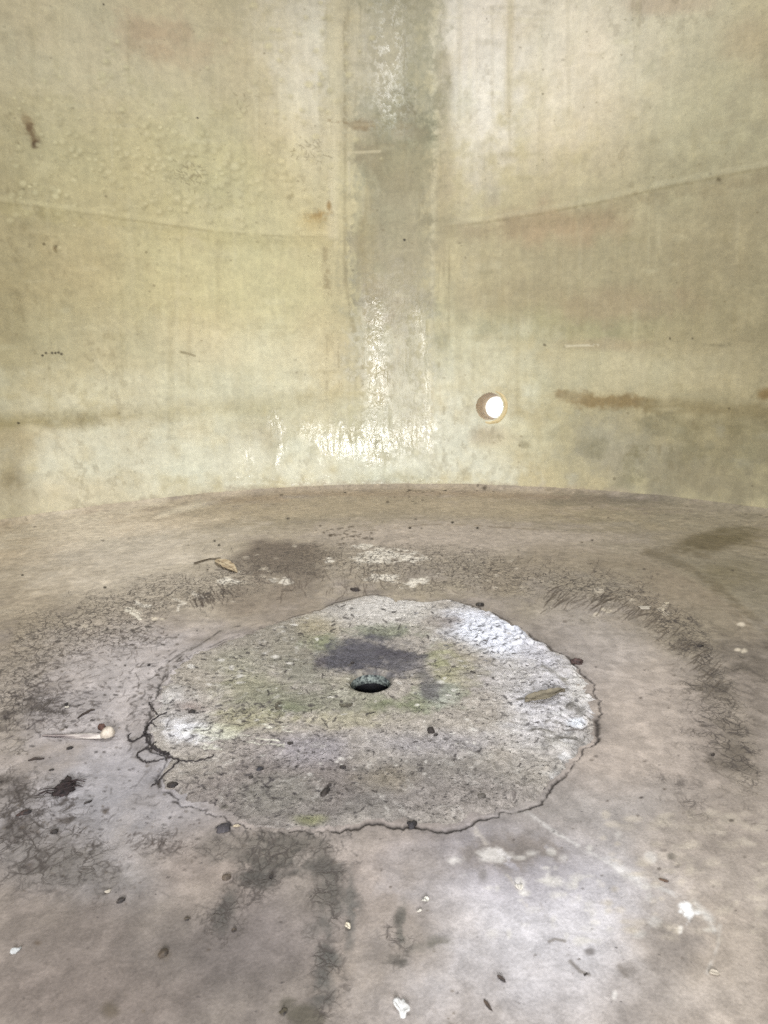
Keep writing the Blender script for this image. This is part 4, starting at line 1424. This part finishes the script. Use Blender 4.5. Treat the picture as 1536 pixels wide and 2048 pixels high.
# ---- crumbs, chips, pebbles
chip(650, 1587, 26, 14, 11, 62, 'black beetle shaped chip on the lower part of the concrete patch', 'chip', seed=2)
chip(659, 1574, 9, 8, 7, 30, 'small black crumb touching the top of the beetle shaped chip', 'crumb', 'debris_crumb', seed=3)
chip(862, 1467, 15, 13, 12, 80, 'black crumb standing on the concrete right of the drain', 'crumb', 'debris_crumb', seed=4)
chip(872, 1475, 9, 6, 6, 10, 'tiny black crumb tucked against a larger one below right of the drain', 'crumb', 'debris_crumb', seed=5)
chip(345, 1573, 20, 15, 8, -5, 'black chip at the lower left edge of the concrete, below the root', 'chip', seed=6)
chip(448, 1657, 28, 24, 8, 25, 'broad slate coloured chip below the lower left edge of the patch', 'chip', c=(70, 67, 72), c2=(38, 36, 42), seed=7)
chip(110, 1664, 15, 10, 8, 15, 'black lens shaped chip alone on the grey floor at lower left', 'chip', seed=8)
chip(48, 1627, 24, 14, 9, 20, 'dark brown chip in the black stain near the left side', 'chip', c=(60, 44, 42), seed=9)
chip(453, 1755, 18, 13, 9, 10, 'brown pebble left of the dark mould stain near the front', 'pebble', 'pebble', c=(88, 78, 68), c2=(56, 49, 44), seed=10, amp=.25)
chip(327, 1908, 20, 17, 13, 35, 'dark brown pebble alone on the brown floor at lower left', 'pebble', 'pebble', c=(72, 62, 52), c2=(44, 38, 34), seed=11, amp=.25)
chip(542, 1754, 7, 7, 6, 0, 'small round black crumb inside the mould stain near the front', 'crumb', 'debris_crumb', seed=12)
chip(242, 1802, 15, 9, 7, 20, 'black splinter shaped crumb on brown floor at lower left', 'crumb', 'debris_crumb', seed=13, amp=.7)
chip(711, 1181, 20, 13, 9, -30, 'dark pebble on the dirt just above the top edge of the concrete', 'pebble', 'pebble', c=(66, 58, 54), seed=14)
chip(960, 1211, 16, 12, 11, 0, 'dark grey pebble lodged on the upper right edge of the concrete', 'pebble', 'pebble', c=(72, 68, 64), seed=15)
chip(1152, 1325, 22, 15, 13, -20, 'reddish brown clod at the right edge of the concrete, level with the drain', 'clod', 'dirt_clod', c=(78, 60, 58), c2=(40, 30, 32), seed=16, amp=.6)
chip(964, 1599, 18, 10, 9, 15, 'grey pebble set in the lower right of the concrete', 'pebble', 'pebble', c=(84, 80, 76), c2=(56, 53, 52), seed=17, amp=.25)
chip(823, 1652, 20, 17, 14, 40, 'black lump on the bottom edge crack of the concrete', 'clod', 'dirt_clod', c=(40, 38, 44), seed=18, amp=.6)
chip(705, 1330, 8, 5, 6, 0, 'tiny black crumb on the dark sediment above the drain', 'crumb', 'debris_crumb', seed=19)
chip(384, 1425, 13, 10, 8, 10, 'black crumb on the left of the concrete beside the root tip', 'crumb', 'debris_crumb', seed=20)
chip(140, 1497, 12, 8, 6, 10, 'black crumb just below the shaft of the white stick', 'crumb', 'debris_crumb', seed=21)
chip(133, 1409, 7, 7, 6, 0, 'round black crumb touching a tiny white bit above the white stick', 'crumb', 'debris_crumb', seed=22)
chip(298, 1331, 6, 5, 5, 0, 'round black crumb on grey floor left of the edge crack', 'crumb', 'debris_crumb', seed=23)
chip(103, 1541, 10, 6, 5, 10, 'small dark crumb just above the black stringy clump', 'crumb', 'debris_crumb', seed=24)
chip(176, 1605, 14, 5, 5, 35, 'thin black splinter right of and below the stringy clump', 'splinter', 'debris_splinter', seed=25)
chip(502, 1556, 9, 7, 6, 60, 'black crumb on the left part of the lower concrete', 'crumb', 'debris_crumb', seed=26)
chip(520, 1540, 14, 9, 7, 15, 'black crumb with a bluish sheen on the lower left concrete', 'crumb', 'debris_crumb', c=(44, 46, 56), seed=27)
chip(685, 1538, 12, 8, 7, 0, 'black chip on the concrete midway between drain and bottom edge', 'chip', seed=28)
chip(580, 1490, 11, 7, 6, -5, 'black chip on the bluish concrete lower left of the drain', 'chip', seed=29)
chip(1426, 1510, 11, 5, 5, 30, 'black splinter on the dark stain at the right side', 'splinter', 'debris_splinter', seed=30)
chip(1400, 1293, 14, 6, 6, 10, 'black splinter on cracked dirt at the upper right', 'splinter', 'debris_splinter', seed=31)
chip(1328, 1762, 18, 6, 6, -20, 'thin brown splinter left of the white chalk stain', 'splinter', 'debris_splinter', c=(96, 76, 62), c2=(66, 50, 42), seed=32)
chip(1003, 1958, 18, 8, 7, -35, 'dark brown splinter in the middle of the front floor', 'splinter', 'debris_splinter', c=(70, 60, 56), seed=33)
chip(976, 2012, 26, 7, 6, -60, 'long dark splinter near the front edge of the view', 'splinter', 'debris_splinter', c=(78, 66, 58), seed=34)
chip(1172, 1950, 14, 9, 7, 5, 'black crumb with jagged arms on the right front floor', 'crumb', 'debris_crumb', seed=35, amp=.8)
chip(567, 2024, 18, 14, 9, 10, 'dark clod in the mould patch at the front edge of the view', 'clod', 'dirt_clod', c=(74, 68, 54), seed=36, amp=.6)
chip(468, 1860, 9, 8, 6, 0, 'small brown crumb alone right of the mould streak at lower left', 'crumb', 'debris_crumb', c=(86, 76, 66), seed=37)
chip(375, 1838, 12, 8, 6, 0, 'dark crumb with a white speck on the brown front floor', 'crumb', 'debris_crumb', c=(80, 72, 62), seed=38)

# curled crescents on the concrete
def crescent(px, py, wpx, label, a0, a1, seed):
    kk = mpp(px, py)
    r = wpx * kk / 2
    v = [Vector((r * math.cos(a), r * 1.15 * math.sin(a), .0022 + .0012 * math.sin(3 * a))) for a in np.linspace(a0, a1, 18)]
    rad_ = [.0019 * math.sin(math.pi * (i + 1.2) / 20.4) + .0006 for i in range(18)]
    tag(obj('mud_curl', tube_bm(v, rad_, 7), mat_bit((92, 88, 76), (60, 57, 52), .85), loc=spot(px, py)), label, 'mud curl', 'curls of dried mud near the drain')


crescent(563, 1416, 20, 'dark crescent of dried mud on green concrete left of the drain', 1.6, 5.0, 1)
crescent(692, 1408, 26, 'dark crescent of dried mud just below the drain', 3.5, 6.0, 2)

# ---- pale flakes
flake(803, 2016, 26, 44, 20, 'bright white crumpled flake at the front edge of the floor', (236, 238, 240), 1, .12)
flake(32, 1904, 18, 12, 50, 'bluish white flake on brown floor at the far lower left', (206, 210, 214), 2, .3)
flake(695, 1853, 16, 8, -40, 'white sliver standing out right of the vertical mould streak', (232, 222, 204), 3, .3)
flake(851, 1801, 14, 9, 0, 'white crumb like flake above the dark mould edge in front', (224, 222, 216), 4, .3)
flake(838, 1823, 12, 4, 10, 'thin white sliver just below another small flake in front', (220, 216, 208), 5, .2)
flake(1288, 1216, 30, 20, -5, 'largest pale flake on the cracked dirt at the right', (216, 207, 196), 6, .06)
flake(1333, 1207, 14, 9, 30, 'small cream flake right of the largest flake on the cracked dirt', (222, 212, 190), 7, .1)
flake(1326, 1220, 16, 6, 50, 'narrow cream flake just below a smaller cream flake at the right', (220, 210, 192), 8, .1)
flake(473, 1653, 16, 4, 5, 'thin pale sliver beside the broad slate coloured chip', (204, 190, 168), 9, .2)
flake(1428, 1946, 24, 10, -10, 'pale flake on the tan floor at lower right', (204, 194, 180), 10, .1)
flake(1038, 1776, 16, 12, -45, 'white flake on the grey floor below right of the concrete', (226, 222, 216), 11, .3)
flake(134, 1415, 8, 5, 0, 'tiny white flake touching a black crumb above the white stick', (226, 220, 210), 12, .2)
flake(216, 1784, 12, 7, 30, 'small white flake beside the dark cracks at lower left', (206, 198, 186), 13, .2)

# ---------------------------------------------------------------- light -----
world = bpy.data.worlds.new('World')
scene.world = world
world.use_nodes = True
bg = world.node_tree.nodes['Background']
bg.inputs[0].default_value = (0.95, 0.97, 1.0, 1)
bg.inputs[1].default_value = .88


def area(name, loc, target, sx, sy, power, color=(1, 1, 1)):
    l = bpy.data.lights.new(name, 'AREA')
    l.shape = 'RECTANGLE'
    l.size, l.size_y = sx, sy
    l.energy = power
    l.color = color
    o = bpy.data.objects.new(name, l)
    o.location = loc
    o.rotation_euler = (Vector(target) - Vector(loc)).to_track_quat('-Z', 'Y').to_euler()
    COL.objects.link(o)
    return o


m_ = area('manhole_daylight', (0.0, -.98, .72), (-.1, 2.8, .45), .36, .5, 22.0, (1, .98, .95))
m_.data.spread = R_(96)
area('hatch_daylight', (0.0, 1.2, 2.62), (0, 1.1, 0), .45, .45, 29.0, (1, .99, .97))
pl = area('open_top', (CX, CY, TOP), (CX, CY, 0), 2 * R, 2 * R, 1.0)
pl.data.shape = 'DISK'
pl.data.cycles.is_portal = True

# ---------------------------------------------------------------- camera ----
cam = bpy.data.cameras.new('camera')
cam.sensor_fit = 'VERTICAL'
cam.sensor_height = 36
cam.lens = 36 * F / 2048
cam.clip_start, cam.clip_end = .02, 50
cam.dof.use_dof = True
cam.dof.focus_distance = 1.25
cam.dof.aperture_fstop = 9.0
co_ = bpy.data.objects.new('camera', cam)
M3 = Matrix((rt, up, -fw)).transposed()
co_.matrix_world = Matrix.Translation(CAM) @ M3.to_4x4()
COL.objects.link(co_)
scene.camera = co_

vs = scene.view_settings
vs.view_transform = 'Standard'
vs.look = 'None'
vs.exposure = 0.08
vs.gamma = 1
vs.use_curve_mapping = False
scene.cycles.use_denoising = False
scene.cycles.max_bounces = 8
scene.cycles.diffuse_bounces = 5
